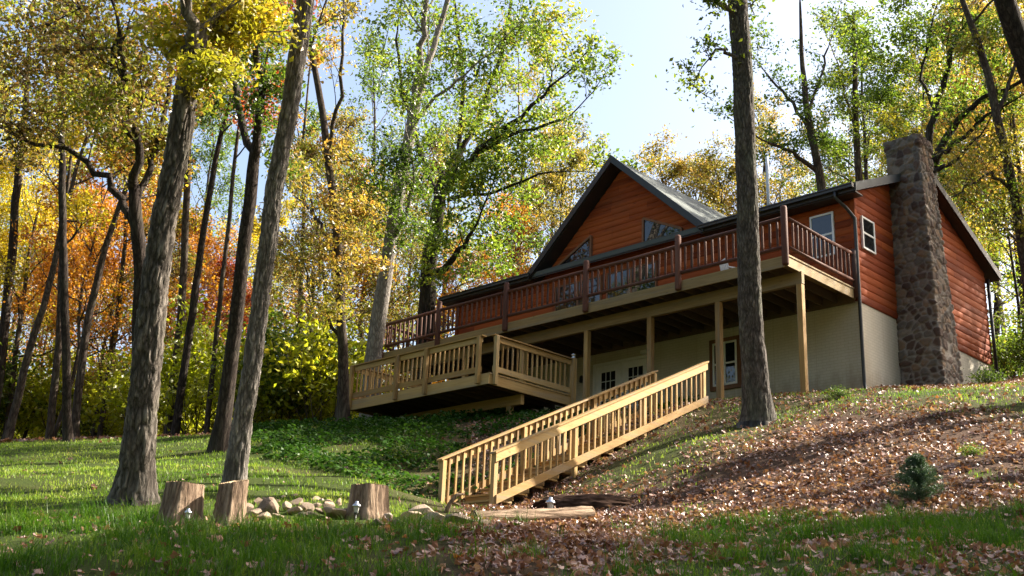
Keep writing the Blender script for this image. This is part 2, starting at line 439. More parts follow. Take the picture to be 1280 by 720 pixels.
# ------------------------------------------------------------------ terrain
CTRL = [(4.29,-21.29,-8.36),(5.59,-20.01,-8.29),(6.89,-18.73,-8.21),(8.19,-17.44,-8.14),(9.49,-16.16,-8.06),(1.72,-21.03,-8.09),
(.94,-19.75,-7.70),(-3.57,-17.97,-6.85),(-8.56,-16.02,-5.82),(-14.53,-13.71,-4.46),(-20.51,-11.38,-3.30),(-20.45,-15.37,-4.11),
(-5.09,-19.52,-6.83),(1.1,-18.18,-7.5),(-.64,-17.88,-7.1),(-1.08,-16.25,-6.74),(-9.6,-12.94,-5.04),(-16.9,-9.23,-3.2),(-13.9,-7.72,-3.09),
(-6.3,-12.46,-5.34),(1.8,-16.1,-7.23),(-2.11,-13.11,-6.07),(-6.38,-9.88,-4.61),(-12.29,-6.22,-2.85),(-9.12,-5.2,-2.95),(-7.18,-4.76,-2.9),
(-1.11,-11.18,-6.42),(2.13,-14.32,-7.13),(1.66,-12.68,-6.85),(3.7,-14.88,-7.31),(-2.3,-11.51,-6.38),(-3.42,-10.18,-5.56),(-4.05,-6.35,-3.92),
(3.43,-11.66,-6.79),(2.04,-9.72,-5.92),(.97,-8.22,-5.06),(.76,-5.84,-4.2),(6.36,-15.76,-7.68),(7.43,-13.35,-7.33),(6.57,-11.47,-6.8),
(5.95,-10.1,-6.28),(4.74,-7.38,-5.1),(3.54,-4.68,-3.85),(8.19,-12.6,-7.28),(7.13,-9.63,-6.3),(5.94,-6.22,-4.97),(4.77,-2.84,-3.54),
(8.02,-8.76,-6.25),(7.03,-2.62,-3.91),(-1.14,-5.09,-3.5),(-2.4,-5.0,-3.45),
(-2.28,-2.7,-2.77),(.02,-2.7,-2.86),(-6.5,-2.7,-2.6),(0,0,-2.36),(-3.5,0,-2.34),(-7.5,0,-2.45),(-11,0,-2.45),(-14.7,0,-2.4),(-11,-3,-2.6),
(.1,2,-2.0),(.6,5.5,-1.15),(.1,8,-.45),(4,3,-1.9),(6,8,-.6),(-7,9,-.5),(-14.7,8,-1.3),(-20,0,-2.2),(-20,-6,-2.5),
(12.7,-24.6,-10.35),(9,-22.5,-10.0),(15,-20.5,-10.0),(5,-27,-10.1),(20,-27,-10.8),(12,-32,-10.9),(0,-27,-9.9),
(12,-8,-6.4),(12,0,-3.4),(12,-14,-8.0),(20,-6,-6),(20,6,-2),(-30,-6,-1.9),(-30,-18,-3.7),(-30,10,-.6),(-15,20,1.0),(0,20,1.8),(12,20,2),
(-45,0,-.6),(-40,25,1.0),(-20,45,3),(10,45,4.5),(35,20,2),(40,-10,-6),(-50,-25,-3.5),(-20,-35,-9.5)]
for a in range(0, 360, 24):
    for rr in (110, 320):
        x, y = -5 + rr * math.cos(R(a)), rr * math.sin(R(a))
        z = 4 + .02 * (y - 40) if y > 0 else -9
        if -.5 < math.sin(R(a)) < .5: z = -1
        CTRL.append((x, y, z))
_c = np.array(CTRL)
def _U(r2): return np.where(r2 > 1e-12, .5 * r2 * np.log(r2 + 1e-12), 0)
_xy = _c[:, :2] / 10
_n = len(_c)
_K = _U(((_xy[:, None] - _xy[None]) ** 2).sum(-1)) + np.eye(_n) * .004
_P = np.c_[np.ones(_n), _xy]
_A = np.zeros((_n + 3, _n + 3)); _A[:_n, :_n] = _K; _A[:_n, _n:] = _P; _A[_n:, :_n] = _P.T
_w = np.linalg.solve(_A, np.r_[_c[:, 2], 0, 0, 0])
def G(x, y):
    x, y = np.broadcast_arrays(np.asarray(x, float), np.asarray(y, float))
    sh = x.shape; q = np.c_[x.ravel(), y.ravel()] / 10
    out = np.empty(len(q))
    for i in range(0, len(q), 20000):
        p = q[i:i + 20000]
        out[i:i + 20000] = _U(((p[:, None] - _xy[None]) ** 2).sum(-1)) @ _w[:_n] + np.c_[np.ones(len(p)), p] @ _w[_n:]
    bump = (vnoise(q[:, 0] * 10, q[:, 1] * 10, 1.1, 3) - .5) * .10 + (vnoise(q[:, 0] * 10, q[:, 1] * 10, .35, 4) - .5) * .05
    near = np.clip(1 - np.hypot(q[:, 0] * 10 + 3, q[:, 1] * 10 + 10) / 60, 0, 1)
    return (out + bump * near).reshape(sh)
def Gz(x, y): return float(G(np.array([x]), np.array([y]))[0])

def hit(u, v, d0=6, d1=60):              # where the line of sight through a picture point meets the hillside
    ds = np.linspace(d0, d1, 1400)
    P = CAM + (RIGHT * ((u - 640) / 1400) + DOWN * ((v - 360) / 1400) + FWD) * ds[:, None]
    below = P[:, 2] < G(P[:, 0], P[:, 1])
    i = int(np.argmax(below)) if below.any() else len(ds) - 1
    return P[i]

def cam_dl(x, y):                        # distance ahead / to the right of the photographer, on plan
    f = np.array([-.7117, .7025]); r = np.array([.7121, .702])
    dx, dy = x - CAM[0], y - CAM[1]
    return dx * f[0] + dy * f[1], dx * r[0] + dy * r[1]

def turf_amount(x, y):
    """how grassy the ground is (0 leaf litter .. 1 lawn)"""
    d, l = cam_dl(x, y)
    n = vnoise(x, y, 1.6, 11) * .6 + vnoise(x, y, .5, 12) * .4
    s = l / np.maximum(d, 1)               # lateral position as a slope from the camera axis
    lawn = 1 / (1 + np.exp((s + .07) * 22)) * 1.1
    lawn = lawn * np.clip((31.5 + 3 * vnoise(x, y, 3, 14) - d) / 3, 0, 1)
    lawn = np.where((x > -10) & (y > -7), lawn * .75, lawn)
    front_r = np.clip((12.9 - d + n) / 1.0, 0, 1) * np.clip((s - .10) / .06, 0, 1)
    patch = np.clip((n - .58) * 6, 0, 1) * .6
    top = np.clip(1.25 - np.abs(y + 2.6 + .12 * x) / 2.6, 0, 1) * np.clip((x + 5) / 2, 0, 1) * .85
    bank = np.clip(1.3 - np.abs(x - .3) / 1.7, 0, 1) * np.clip((-3 - y) / 2, 0, 1) * np.clip((y + 11) / 2, 0, 1) * .8
    return np.clip(np.maximum.reduce([lawn, front_r, patch, top, bank]) * (.55 + .8 * n) , 0, 1)

def axis(lo, hi, c0, c1, st, grow):
    a = list(np.arange(c0, c1 + 1e-6, st))
    s = st
    while a[-1] < hi: s *= grow; a.append(a[-1] + s)
    s = st
    while a[0] > lo: s *= grow; a.insert(0, a[0] - s)
    return np.array(a)
gx = axis(-420, 420, -22, 14, .17, 1.13); gy = axis(-380, 460, -23, 9, .17, 1.13)
X, Y = np.meshgrid(gx, gy)
Z = G(X, Y)
V = np.c_[X.ravel(), Y.ravel(), Z.ravel()]
nx, ny = len(gx), len(gy)
I = np.arange(nx * ny).reshape(ny, nx)
F = np.stack([I[:-1, :-1], I[:-1, 1:], I[1:, 1:], I[1:, :-1]], -1).reshape(-1, 4)
gme = np_mesh('ground', V, F, ground_mat, True)
at_ = gme.attributes.new('turf', 'FLOAT', 'POINT')
at_.data.foreach_set('value', turf_amount(X, Y).ravel().astype(np.float32))
tag(link('ground', gme), kind='structure')

# ------------------------------------------------------------------ log cabin
W0, D0 = -14.72, 8.0
EZ, ES, SL = 2.93, .45, .44               # eave height, overhang, slope of the main roof
GX, GS, GP = -7.6, .913, 5.98             # cross gable: ridge x, slope, peak height
cabin = thing('log_cabin', 'log sided cabin with red brown walls and stone chimney on top of the hillside', 'house', (0, 0, -2.4))
def cput(o): return put(o, cabin)

def courses(name, wall, span, z0, z1, mat, step=.2):
    """half-round log courses; wall(h, z, out) maps to a point, span(z) gives the ends"""
    mb = MB(); z = z0; prof = [(0, .0), (.08, .013), (.3, .022), (.55, .024), (.8, .020), (.94, .010), (1, 0)]
    while z < z1 - .01:
        rows = []
        for t, o in prof:
            zz = min(z + t * step, z1); a, b = span(zz)
            if b - a < .02: b = a + .02
            rows.append([wall(a, zz, o), wall(b, zz, o)])
        P = [q for r_ in rows for q in r_]
        mb.add(P, [(2 * i, 2 * i + 1, 2 * i + 3, 2 * i + 2) for i in range(len(rows) - 1)], True)
        z += step
    return mb.build(name, mat)
roof_under = lambda y: EZ - .22 + SL * (min(y, D0 - y) + ES)
front_pt = lambda h, z, o: (h, -o, z)
def gspan(z):
    w = (GP - .26 - z) / GS
    return GX - w, GX + w
cput(courses('front_wall', front_pt, lambda z: (W0, 0), 0.0, 2.7, siding_mat))
cput(courses('gable_wall', front_pt, gspan, 2.7, GP - .3, siding_mat))
def sspan(z):
    lo = max(0, (z - EZ + .22) / SL - ES); return lo, D0 - lo
cput(courses('side_wall', lambda h, z, o: (o, h, z), sspan, 0.0, 4.62, siding_mat))
cput(courses('side_wall', lambda h, z, o: (W0 - o, h, z), lambda z: sspan(z)[::-1] if False else sspan(z), 0.0, 4.62, siding_mat))
cput(MB().box(W0, 0, D0 - .05, D0, 0, 2.7).build('back_wall', siding_mat))
mb = MB(); mb.box(W0 + .02, -.02, .02, .22, -4.2, -.001); mb.box(-.22, -.02, .22, D0, -4.2, -.001); mb.box(W0 + .02, W0 + .22, .22, D0, -4.2, -.001); mb.box(W0 + .22, -.22, D0 - .2, D0, -4.2, -.001)
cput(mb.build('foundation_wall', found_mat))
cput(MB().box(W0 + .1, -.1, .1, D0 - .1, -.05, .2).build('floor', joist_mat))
# corner logs
for x in (.0, W0):
    cput(MB().bar((x + (.03 if x == 0 else -.03), -.03, -.01), (x + (.03 if x == 0 else -.03), -.03, 2.68), .13, .13, (0, 1, 0)).build('corner_board', siding_mat, None, .02))

# roofs
xl, xr_ = -15.2, .32
ry = D0 / 2; rz = EZ + SL * (ry + ES)
roof = thing('roof', None, None)       # becomes a part below
bpy.data.objects.remove(roof)
def slab(P, th, down=(0, 0, -1)):      # a flat polygon given thickness
    P = [np.array(p, float) for p in P]; n = len(P); d = np.array(down) * th
    return P + [p + d for p in P], [tuple(range(n)), tuple(range(2 * n - 1, n - 1, -1))] + [(i, i + n, (i + 1) % n + n, (i + 1) % n) for i in range(n)]
mb = MB()
mb.add(*slab([(xl, -ES, EZ), (xr_, -ES, EZ), (xr_, ry, rz), (xl, ry, rz)], .16))
mb.add(*slab([(xl, ry, rz + .001), (xr_, ry, rz + .001), (xr_, D0 + ES, EZ), (xl, D0 + ES, EZ)], .16))
roof = cput(mb.build('roof', shingle_mat))
gl, gr = GX - (GP - EZ) / GS, GX + (GP - EZ) / GS
mb = MB()
mb.add(*slab([(gl, -ES - .05, EZ), (GX, -ES - .05, GP), (GX, D0 + .4, GP), (gl, D0 + .4, EZ)][::-1], .16))
mb.add(*slab([(gr, -ES - .05, EZ), (GX, -ES - .05, GP + .001), (GX, D0 + .4, GP + .001), (gr, D0 + .4, EZ)], .16))
groof = cput(mb.build('gable_roof', shingle_mat))
# dark soffits just under the shingles
mb = MB()
mb.add(*slab([(xl + .02, -ES + .02, EZ - .17), (xr_ - .02, -ES + .02, EZ - .17), (xr_ - .02, ry, rz - .17), (xl + .02, ry, rz - .17)], .03))
mb.add(*slab([(xl + .02, ry, rz - .168), (xr_ - .02, ry, rz - .168), (xr_ - .02, D0 + ES - .02, EZ - .17), (xl + .02, D0 + ES - .02, EZ - .17)], .03))
o = mb.build('soffit', dark_fascia, roof); o.matrix_parent_inverse = Matrix.Translation(-cabin.location)
def sub(o, parent):                     # sub-part in world coordinates
    o.parent = parent; o.matrix_parent_inverse = (Matrix.Translation(cabin.location) @ parent.matrix_parent_inverse).inverted() if False else Matrix.Identity(4)
    return o
o.matrix_parent_inverse = Matrix.Identity(4)
mb = MB()
mb.add(*slab([(gl + .03, -ES - .03, EZ - .165), (GX, -ES - .03, GP - .165), (GX, D0, GP - .165), (gl + .03, D0, EZ - .165)][::-1], .03))
mb.add(*slab([(gr - .03, -ES - .03, EZ - .165), (GX, -ES - .03, GP - .164), (GX, D0, GP - .164), (gr - .03, D0, EZ - .165)], .03))
sub(mb.build('soffit', dark_fascia), groof)
# gable rake boards
for sgn, foot, mat in ((-1, gl, dark_fascia), (1, gr, sky_tint_rake)):
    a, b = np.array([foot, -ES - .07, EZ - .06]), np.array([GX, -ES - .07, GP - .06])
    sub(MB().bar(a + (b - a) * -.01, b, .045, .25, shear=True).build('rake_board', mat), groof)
# end rakes of the main roof
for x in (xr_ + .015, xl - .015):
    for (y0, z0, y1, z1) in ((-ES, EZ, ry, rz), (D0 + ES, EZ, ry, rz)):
        sub(MB().bar((x, y0, z0 - .10), (x, y1, z1 - .10), .035, .23, shear=True).build('rake_board', sky_tint_rake if y0 < 0 else dark_fascia), roof)
# eave fascia + gutters
for x0, x1 in ((xl, gl + .05), (gr - .12, xr_)):
    sub(MB().box(x0, x1, -ES - .03, -ES - .002, EZ - .21, EZ - .01).build('fascia', dark_fascia), roof)
    pr = [(-.035, -.03), (-.16, -.02), (-.165, -.055), (-.145, -.075), (-.14, -.13), (-.035, -.13)]
    mb = MB(); P = []
    for x in (x0 + .02, x1):
        P += [(x, -ES + p, EZ + q - .005) for p, q in pr]
    k = len(pr)
    mb.add(P, [(i, (i + 1) % k, (i + 1) % k + k, i + k) for i in range(k)] + [tuple(range(k))[::-1], tuple(range(k, 2 * k))])
    sub(mb.build('gutter', spout_mat), roof)
    sub(MB().box(x0, x1, -ES + .02, -.05, EZ - .235, EZ - .2).build('soffit_board', dark_fascia), roof)
# downspout
sx = .10
cput(MB().tube([(-.18, -ES - .1, EZ - .13), (-.18, -ES - .1, EZ - .30), (-.02, -.30, EZ - .55), (sx, -.12, EZ - .8), (sx, -.12, EZ - 1.1), (sx, -.12, -1), (sx, -.12, -2.1), (sx + .02, -.12, -2.32), (sx + .1, -.32, -2.42)], .045, 8).build('downspout', spout_mat))
cput(MB().tube([(.08, D0 + .08, EZ - .2), (.08, D0 + .08, -.9)], .05, 8).build('downspout', spout_mat))
cput(MB().tube([(-4.05, 2.6, 3.9), (-4.05, 2.6, 6.05)], .05, 8).build('vent_pipe', plain('pale_vent_metal', (.5, .52, .55), .4, .4, .05)))

# chimney of field stones, real relief
def chimney():
    rng = np.random.default_rng(5)
    z0, z1 = -2.6, 5.08
    def half(z):                         # x0,x1,y0,y1 of the shaft at height z
        t = (z - z0) / (z1 - z0)
        x1 = 1.13 - .27 * t; y0 = 2.03 + .12 * t; y1 = 3.17 - .30 * t
        return .0, x1, y0, y1
    nz = 260; zs = np.linspace(z0, z1, nz)
    # perimeter: -y face (x0..x1), +x face, +y face, back
    fr = []
    for s in np.linspace(0, 1, 36)[:-1]: fr.append((0, s))
    for s in np.linspace(0, 1, 36)[:-1]: fr.append((1, s))
    for s in np.linspace(0, 1, 36)[:-1]: fr.append((2, s))
    for s in np.linspace(0, 1, 10)[:-1]: fr.append((3, s))
    n = len(fr)
    P = np.zeros((nz, n, 3)); Nn = np.zeros((nz, n, 3)); S = np.zeros((nz, n, 2))
    for i, z in enumerate(zs):
        x0, x1, y0, y1 = half(z)
        for j, (f, s) in enumerate(fr):
            if f == 0: p = (x0 + (x1 - x0) * s, y0); nn = (0, -1); u = s * 1.05
            elif f == 1: p = (x1, y0 + (y1 - y0) * s); nn = (1, 0); u = 1.05 + s * 1.05
            elif f == 2: p = (x1 - (x1 - x0) * s, y1); nn = (0, 1); u = 2.1 + s * 1.05
            else: p = (x0, y1 - (y1 - y0) * s); nn = (-1, 0); u = 3.15 + s
            if s == 0: nn = {0: (-.7, -.7), 1: (.7, -.7), 2: (.7, .7), 3: (-.7, .7)}[f]
            P[i, j] = (*p, z); Nn[i, j] = (*nn, 0); S[i, j] = (u, z)
    # stones: jittered rows
    seeds = []
    z = z0 - .2
    while z < z1 + .3:
        sc_ = rng.uniform(.62, 1.0); hgt = rng.uniform(.15, .29) * sc_; u = rng.uniform(0, .2)
        while u < 4.2:
            wd = rng.uniform(.11, .42) * sc_; seeds.append((u + rng.uniform(-.05, .05), z + rng.uniform(-.10, .10))); u += wd
        z += hgt
    seeds = np.array(seeds); tone = rng.random(len(seeds))
    Q = S.reshape(-1, 2)
    d = np.sqrt(((Q[:, None] - seeds[None]) ** 2 * np.array([1, 1.5])).sum(-1))
    idx = np.argsort(d, 1)[:, :2]
    f1 = np.take_along_axis(d, idx[:, :1], 1)[:, 0]; f2 = np.take_along_axis(d, idx[:, 1:2], 1)[:, 0]
    e = f2 - f1
    lift = np.clip((e - .012) / .04, 0, 1); lift = lift * lift * (3 - 2 * lift)
    rough = (rng.random(len(Q)) - .5) * .012
    tn = tone[idx[:, 0]]
    cap = np.clip((Q[:, 1] - (z1 - .32)) / .05, 0, 1) * .05
    Vv = (P + Nn * (lift * (.018 + .045 * ((tn * 7.3) % 1)) + rough + cap).reshape(nz, n, 1)).reshape(-1, 3)
    I = np.arange(nz * n).reshape(nz, n); J = np.roll(I, -1, 1)
    F = np.stack([I[:-1], J[:-1], J[1:], I[1:]], -1).reshape(-1, 4)
    me = np_mesh('chimney', Vv, F, stone_mat, True)
    for nm, val in (('stone_tone', tn), ('mortar', (1 - np.clip((e - .018) / .028, 0, 1)) * np.clip(.95 - .22 * (Q[:, 1] + .5), .35, .95))):
        a = me.attributes.new(nm, 'FLOAT', 'POINT'); a.data.foreach_set('value', val.astype(np.float32))
    ch = cput(link('chimney', me))
    x0, x1, y0, y1 = half(z1)
    sub(MB().box(x0 - .02, x1 + .04, y0 - .04, y1 + .04, z1 - .06, z1 + .02).build('chimney_cap', plain('chimney_mortar_cap', (.26, .20, .16), .9, .1, .3), None, .02), ch)
    for k in range(3):
        sub(MB().lathe((x0 + .25 + .2 * k, y0 + .3 + .08 * (k % 2), z1 + .02), [(.13, 0), (.14, .05), (.09, .10 + .03 * k), (.03, .12 + .03 * k)], 7).build('cap_stone', stone_mat), ch)
chimney()

# windows ---------------------------------------------------------------
def win_front(x0, x1, z0, z1, cols=1, trim=None, name='window', sash=True):
    """window in the front wall: frame proud of the logs, pane set back in it"""
    w = .055
    mb = MB(); y0, y1 = -.075, -.005
    mb.box(x0, x0 + w, y0, y1, z0, z1); mb.box(x1 - w, x1, y0, y1, z0, z1)
    mb.box(x0 + w, x1 - w, y0 + .003, y1, z1 - w, z1); mb.box(x0 + w, x1 - w, y0 + .003, y1, z0, z0 + w)
    fr = cput(mb.build(name, white_mat, None, .006))
    fr['label'] = 'white framed window'
    sub(MB().box(x0 + w, x1 - w, -.055, -.05, z0 + w, z1 - w).build('pane', glass_mat), fr)
    if sash:
        zm = (z0 + z1) / 2
        sub(MB().box(x0 + w, x1 - w, -.07, -.056, zm - .025, zm + .025).build('sash_rail', white_mat), fr)
    for k in range(1, cols):
        xm = x0 + (x1 - x0) * k / cols
        sub(MB().box(xm - .03, xm + .03, -.0715, -.0565, z0 + w, z1 - w).build('mullion', white_mat), fr)
    if trim:
        t = .11; mb = MB()
        mb.box(x0 - t, x0 - .003, -.06, .0, z0 - t, z1 + t); mb.box(x1 + .003, x1 + t, -.06, .0, z0 - t, z1 + t)
        mb.box(x0 - .003, x1 + .003, -.063, .0, z1 + .003, z1 + t); mb.box(x0 - .003, x1 + .003, -.063, .0, z0 - t, z0 - .003)
        sub(mb.build('trim', trim), fr)
    return fr
win_front(-1.2, -.52, 1.32, 2.5)
win_front(-4.3, -3.53, -1.62, -.42, 2, trim_mat)
# side window of the end wall
y0, y1, z0, z1, w = .32, .98, 1.47, 2.36, .055
mb = MB(); mb.box(.005, .075, y0, y0 + w, z0, z1); mb.box(.005, .075, y1 - w, y1, z0, z1); mb.box(.005, .072, y0 + w, y1 - w, z1 - w, z1); mb.box(.005, .072, y0 + w, y1 - w, z0, z0 + w)
fr = cput(mb.build('window', white_mat, None, .006))
sub(MB().box(.05, .055, y0 + w, y1 - w, z0 + w, z1 - w).build('pane', glass_mat), fr)
sub(MB().box(.056, .07, y0 + w, y1 - w, 1.89, 1.94).build('sash_rail', white_mat), fr)
# raking windows of the gable
def rake_window(P):
    P = np.array(P, float); c = P.mean(0); n = len(P)
    mb = MB()
    for i in range(n):
        a, b = P[i], P[(i + 1) % n]
        mb.bar((a[0], -.045, a[1]), (b[0], -.045, b[1]), .09 + .002 * i, .07, (0, 0, 1) if abs(b[0] - a[0]) > .01 else (1, 0, 0))
    f = cput(mb.build('window', trim_mat))
    f['label'] = 'raked brown framed gable window'
    mb = MB(); mb.add([(p[0], -.058, p[1]) for p in P], [tuple(range(n))])
    sub(mb.build('pane', glass_mat), f)
rake_window([(-6.7, 3.05), (-5.3, 3.05), (-5.3, 3.2), (-6.7, 3.86)])
rake_window([(-10.15, 2.98), (-8.75, 2.98), (-8.75, 3.80), (-10.15, 3.08)])
# sliding glass doors behind the deck rail
for x0, x1 in ((-10.2, -8.3), (-8.1, -6.2)):
    f = win_front(x0, x1, .3, 2.42, 2, None, 'sliding_door', False)
    f['label'] = 'brown framed sliding glass door'
    for q in [f] + list(f.children):
        if q.data.materials[0] == white_mat: q.data.materials[0] = trim_mat
# french doors under the deck
x0, x1, z0, z1 = -8.57, -6.38, -2.42, -.36
mb = MB(); mb.box(x0, x0 + .08, -.06, .015, z0, z1); mb.box(x1 - .08, x1, -.06, .015, z0, z1); mb.box(x0 + .08, x1 - .08, -.058, .015, z1 - .08, z1)
fd = cput(mb.build('door_frame', white_mat))
for k in (0, 1):
    a = x0 + .085 + k * 1.02; b = a + 1.0
    d = cput(MB().box(a, b, -.04, .01, z0, z1 - .085).build('french_door', white_mat))
    sub(MB().box(a + .24, b - .24, -.046, -.0405, z0 + .35, z1 - .3).build('pane', glass_mat), d)
    mb = MB(); p0, p1, q0, q1 = a + .24, b - .24, z0 + .35, z1 - .3
    for i in (1, 2):
        x = p0 + (p1 - p0) * i / 3; mb.box(x - .012, x + .012, -.056, -.047, q0, q1)
    for i in range(1, 5):
        z = q0 + (q1 - q0) * i / 5; mb.box(p0, p1, -.0575, -.0575 + .009, z - .012, z + .012)
    sub(mb.build('muntin', white_mat), d)
    sub(MB().lathe((b - .08 if k == 0 else a + .08, -.09, z0 + 1.0), [(.02, -.03), (.035, 0), (.02, .03)], 8).build('handle', metal_mat), d)
cput(MB().box(-6.75, -6.55, -.12, .015, -.33, -.22).build('wall_lamp', white_mat, None, .02))
cput(MB().lathe((-9.0, -.08, -.75), [(.05, -.1), (.07, -.08), (.06, .08), (.03, .12)], 10).build('wall_lamp', black_plastic))

# ------------------------------------------------------------------ upper deck
YD = -3.2
ud = thing('upper_deck', 'long raised deck with reddish log railing across the cabin front', 'deck', (0, 0, 0))
mb = MB()
y = YD - .02
while y < -.1:
    mb.box(W0, .02, y, min(y + .138, -.062), .242, .28); y += .145
mb.build('decking', pine_old, ud)
mb = MB(); mb.box(W0, .0, YD - .04, YD, .002, .24); mb.build('rim_board', pine_old, ud)
MB().box(W0 + .05, -.05, -.10, -.06, -.06, .239).build('shade_ledger', joist_mat, ud)  # ledger added dark for the shade under the deck, covers the siding
mb = MB(); mb.box(-.04, .0, YD + .002, -.11, .002, .24); mb.build('rim_board', pine_old, ud)
mb = MB(); mb.box(W0, W0 + .04, YD + .002, -.11, .002, .24); mb.build('rim_board', pine_old, ud)
x = W0 + .4
while x < -.2:
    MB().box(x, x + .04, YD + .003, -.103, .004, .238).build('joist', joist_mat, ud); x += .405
MB().box(W0 + .1, .06, -2.76, -2.64, -.30, .0).build('beam', pine_old, ud, .006)
for x in (-.02, -2.27, -4.36, -6.5, -8.9, -11.3, -13.7):
    g = Gz(x, -2.7)
    MB().bar((x, -2.7, g - .3), (x, -2.7, -.302), .14, .14, (0, 1, 0)).build('support_post', pine_z, ud, .008)
def log_rail(a, b, posts, ud):
    """rails and round balusters from a to b (plan points) between post parameters"""
    a, b = np.array(a), np.array(b); L = np.linalg.norm(b - a); d = (b - a) / L
    rng = random.Random(int(L * 10))
    rp = MB()
    for i in range(len(posts) - 1):
        p0, p1 = a + d * posts[i], a + d * posts[i + 1]
        rp.tube([(*p0, 1.185), (*((p0 + p1) / 2), 1.18 + rng.uniform(-.01, .01)), (*p1, 1.185)], .05, 10)
        rp.tube([(*p0, .47), (*((p0 + p1) / 2), .465), (*p1, .47)], .045, 10)
    ro = rp.build('railing', stain_x, ud)
    for i in range(len(posts) - 1):
        n = max(2, round((posts[i + 1] - posts[i]) / .2))
        for k in range(1, n):
            q = a + d * (posts[i] + (posts[i + 1] - posts[i]) * k / n)
            r = rng.uniform(.03, .036); j = rng.uniform(-.006, .006)
            MB().tube([(q[0], q[1], .44), (q[0] + j, q[1], .6), (q[0] - j, q[1], 1.05), (q[0], q[1], 1.2)], [r * .7, r, r, r * .7], 7).build('baluster', stain_z, ro)
px = [-14.66, -11.98, -9.1, -6.08, -3.05, -.03]
for x in px:
    MB().tube([(x, YD - .085, .02), (x, YD - .085, .06), (x, YD - .085, 1.42), (x, YD - .085, 1.46)], [.07, .082, .08, .066], 12).build('railing_post', stain_z, ud)
log_rail((px[0], YD - .06), (px[-1], YD - .06), [x - px[0] for x in px], ud)
log_rail((.0, YD - .02), (.0, -.1), [0.05, 3.05], ud)
log_rail((W0 + .02, YD - .02), (W0 + .02, -.1), [0.05, 3.05], ud)
MB().tube([(.03, -.14, .02), (.03, -.14, 1.3)], .07, 12).build('railing_post', stain_z, ud)

# ------------------------------------------------------------------ lower deck
ld = thing('lower_deck', 'low platform deck of new yellow pine with square balusters under the long upper deck', 'deck', (0, 0, 0))
LX0, LX1, LY0, LY1 = -11.85, -6.38, -6.37, -3.35
mb = MB(); y = LY0 - .02
while y < LY1 - .05: mb.box(LX0 - .02, LX1 + .02, y, y + .137, -2.258, -2.22); y += .143
mb.build('decking', pine_x, ld)
MB().box(LX0, LX1, LY0 - .04, LY0, -2.5, -2.262).build('rim_board', pine_x, ld, .004)
MB().box(LX1 - .04, LX1, LY0 + .002, LY1, -2.5, -2.262).build('rim_board', pine_y, ld, .004)
MB().box(LX0, LX0 + .04, LY0 + .002, LY1, -2.5, -2.262).build('rim_board', pine_y, ld, .004)
x = LX0 + .4
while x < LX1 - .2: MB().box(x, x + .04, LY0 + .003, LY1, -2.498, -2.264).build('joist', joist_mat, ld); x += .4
MB().box(-11.2, -6.5, -5.16, -5.04, -2.76, -2.503).build('beam', pine_x, ld, .006)
for x in (-10.6, -8.55, -6.93): MB().bar((x, -5.1, Gz(x, -5.1) - .3), (x, -5.1, -2.763), .14, .14, (0, 1, 0)).build('support_post', pine_z, ld, .006)
def square_post(x, y, z0, z1, parent, s=.1): MB().bar((x, y, z0), (x, y, z1), s, s, (0, 1, 0)).build('railing_post', pine_z, parent, .006)
for x in (-11.8, -9.85, -8.68, -6.72): square_post(x, LY0 - .092, -2.47, -1.27, ld)
square_post(LX1 + .055, LY0 + .13, -2.5, -1.27, ld)
square_post(LX1 + .03, LY1 - .05, -2.9, -1.24, ld, .13)
square_post(LX0 - .055, LY1 - .05, -2.5, -1.27, ld)
square_post(LX0 + 1.9, LY1 - .05, -2.3, -1.05, ld, .1)
def board_rail(a, b, ztop, parent, mat):
    a, b = np.array(a, float), np.array(b, float); L = np.linalg.norm(b - a); d = (b - a) / L
    mb = MB()
    mb.bar((*a, ztop - .075), (*b, ztop - .075), .038, .135)
    mb.bar((*a, ztop - .825), (*b, ztop - .825), .038, .14)
    mb.bar((*(a - d * .06), ztop + .014), (*(b + d * .06), ztop + .014), .15, .034)
    ro = mb.build('railing', mat, parent, .003)
    n = round(L / .178); nrm = np.array([d[1], -d[0]])
    for k in range(1, n):
        q = a + d * L * k / n - nrm * .038
        MB().bar((*q, ztop - .87), (*q, ztop - .012), .036, .036, (0, 1, 0)).build('baluster', pine_z, ro)
board_rail((LX0, LY0 - .02), (-6.68, LY0 - .02), -1.27, ld, pine_x)
board_rail((LX1 - .02, LY0 + .1), (LX1 - .02, LY1 - .1), -1.27, ld, pine_y)
board_rail((LX0 + .02, LY1 - .1), (LX0 + .02, LY0 + .05), -1.27, ld, pine_y)
mb = MB(); mb.lathe((LX1 + .03, LY1 - .05, -1.24), [(.075, 0), (.08, .02), (.05, .03), (.05, .09), (.075, .10), (.02, .14)], 8)
mb.build('post_cap_lamp', metal_mat, ld)

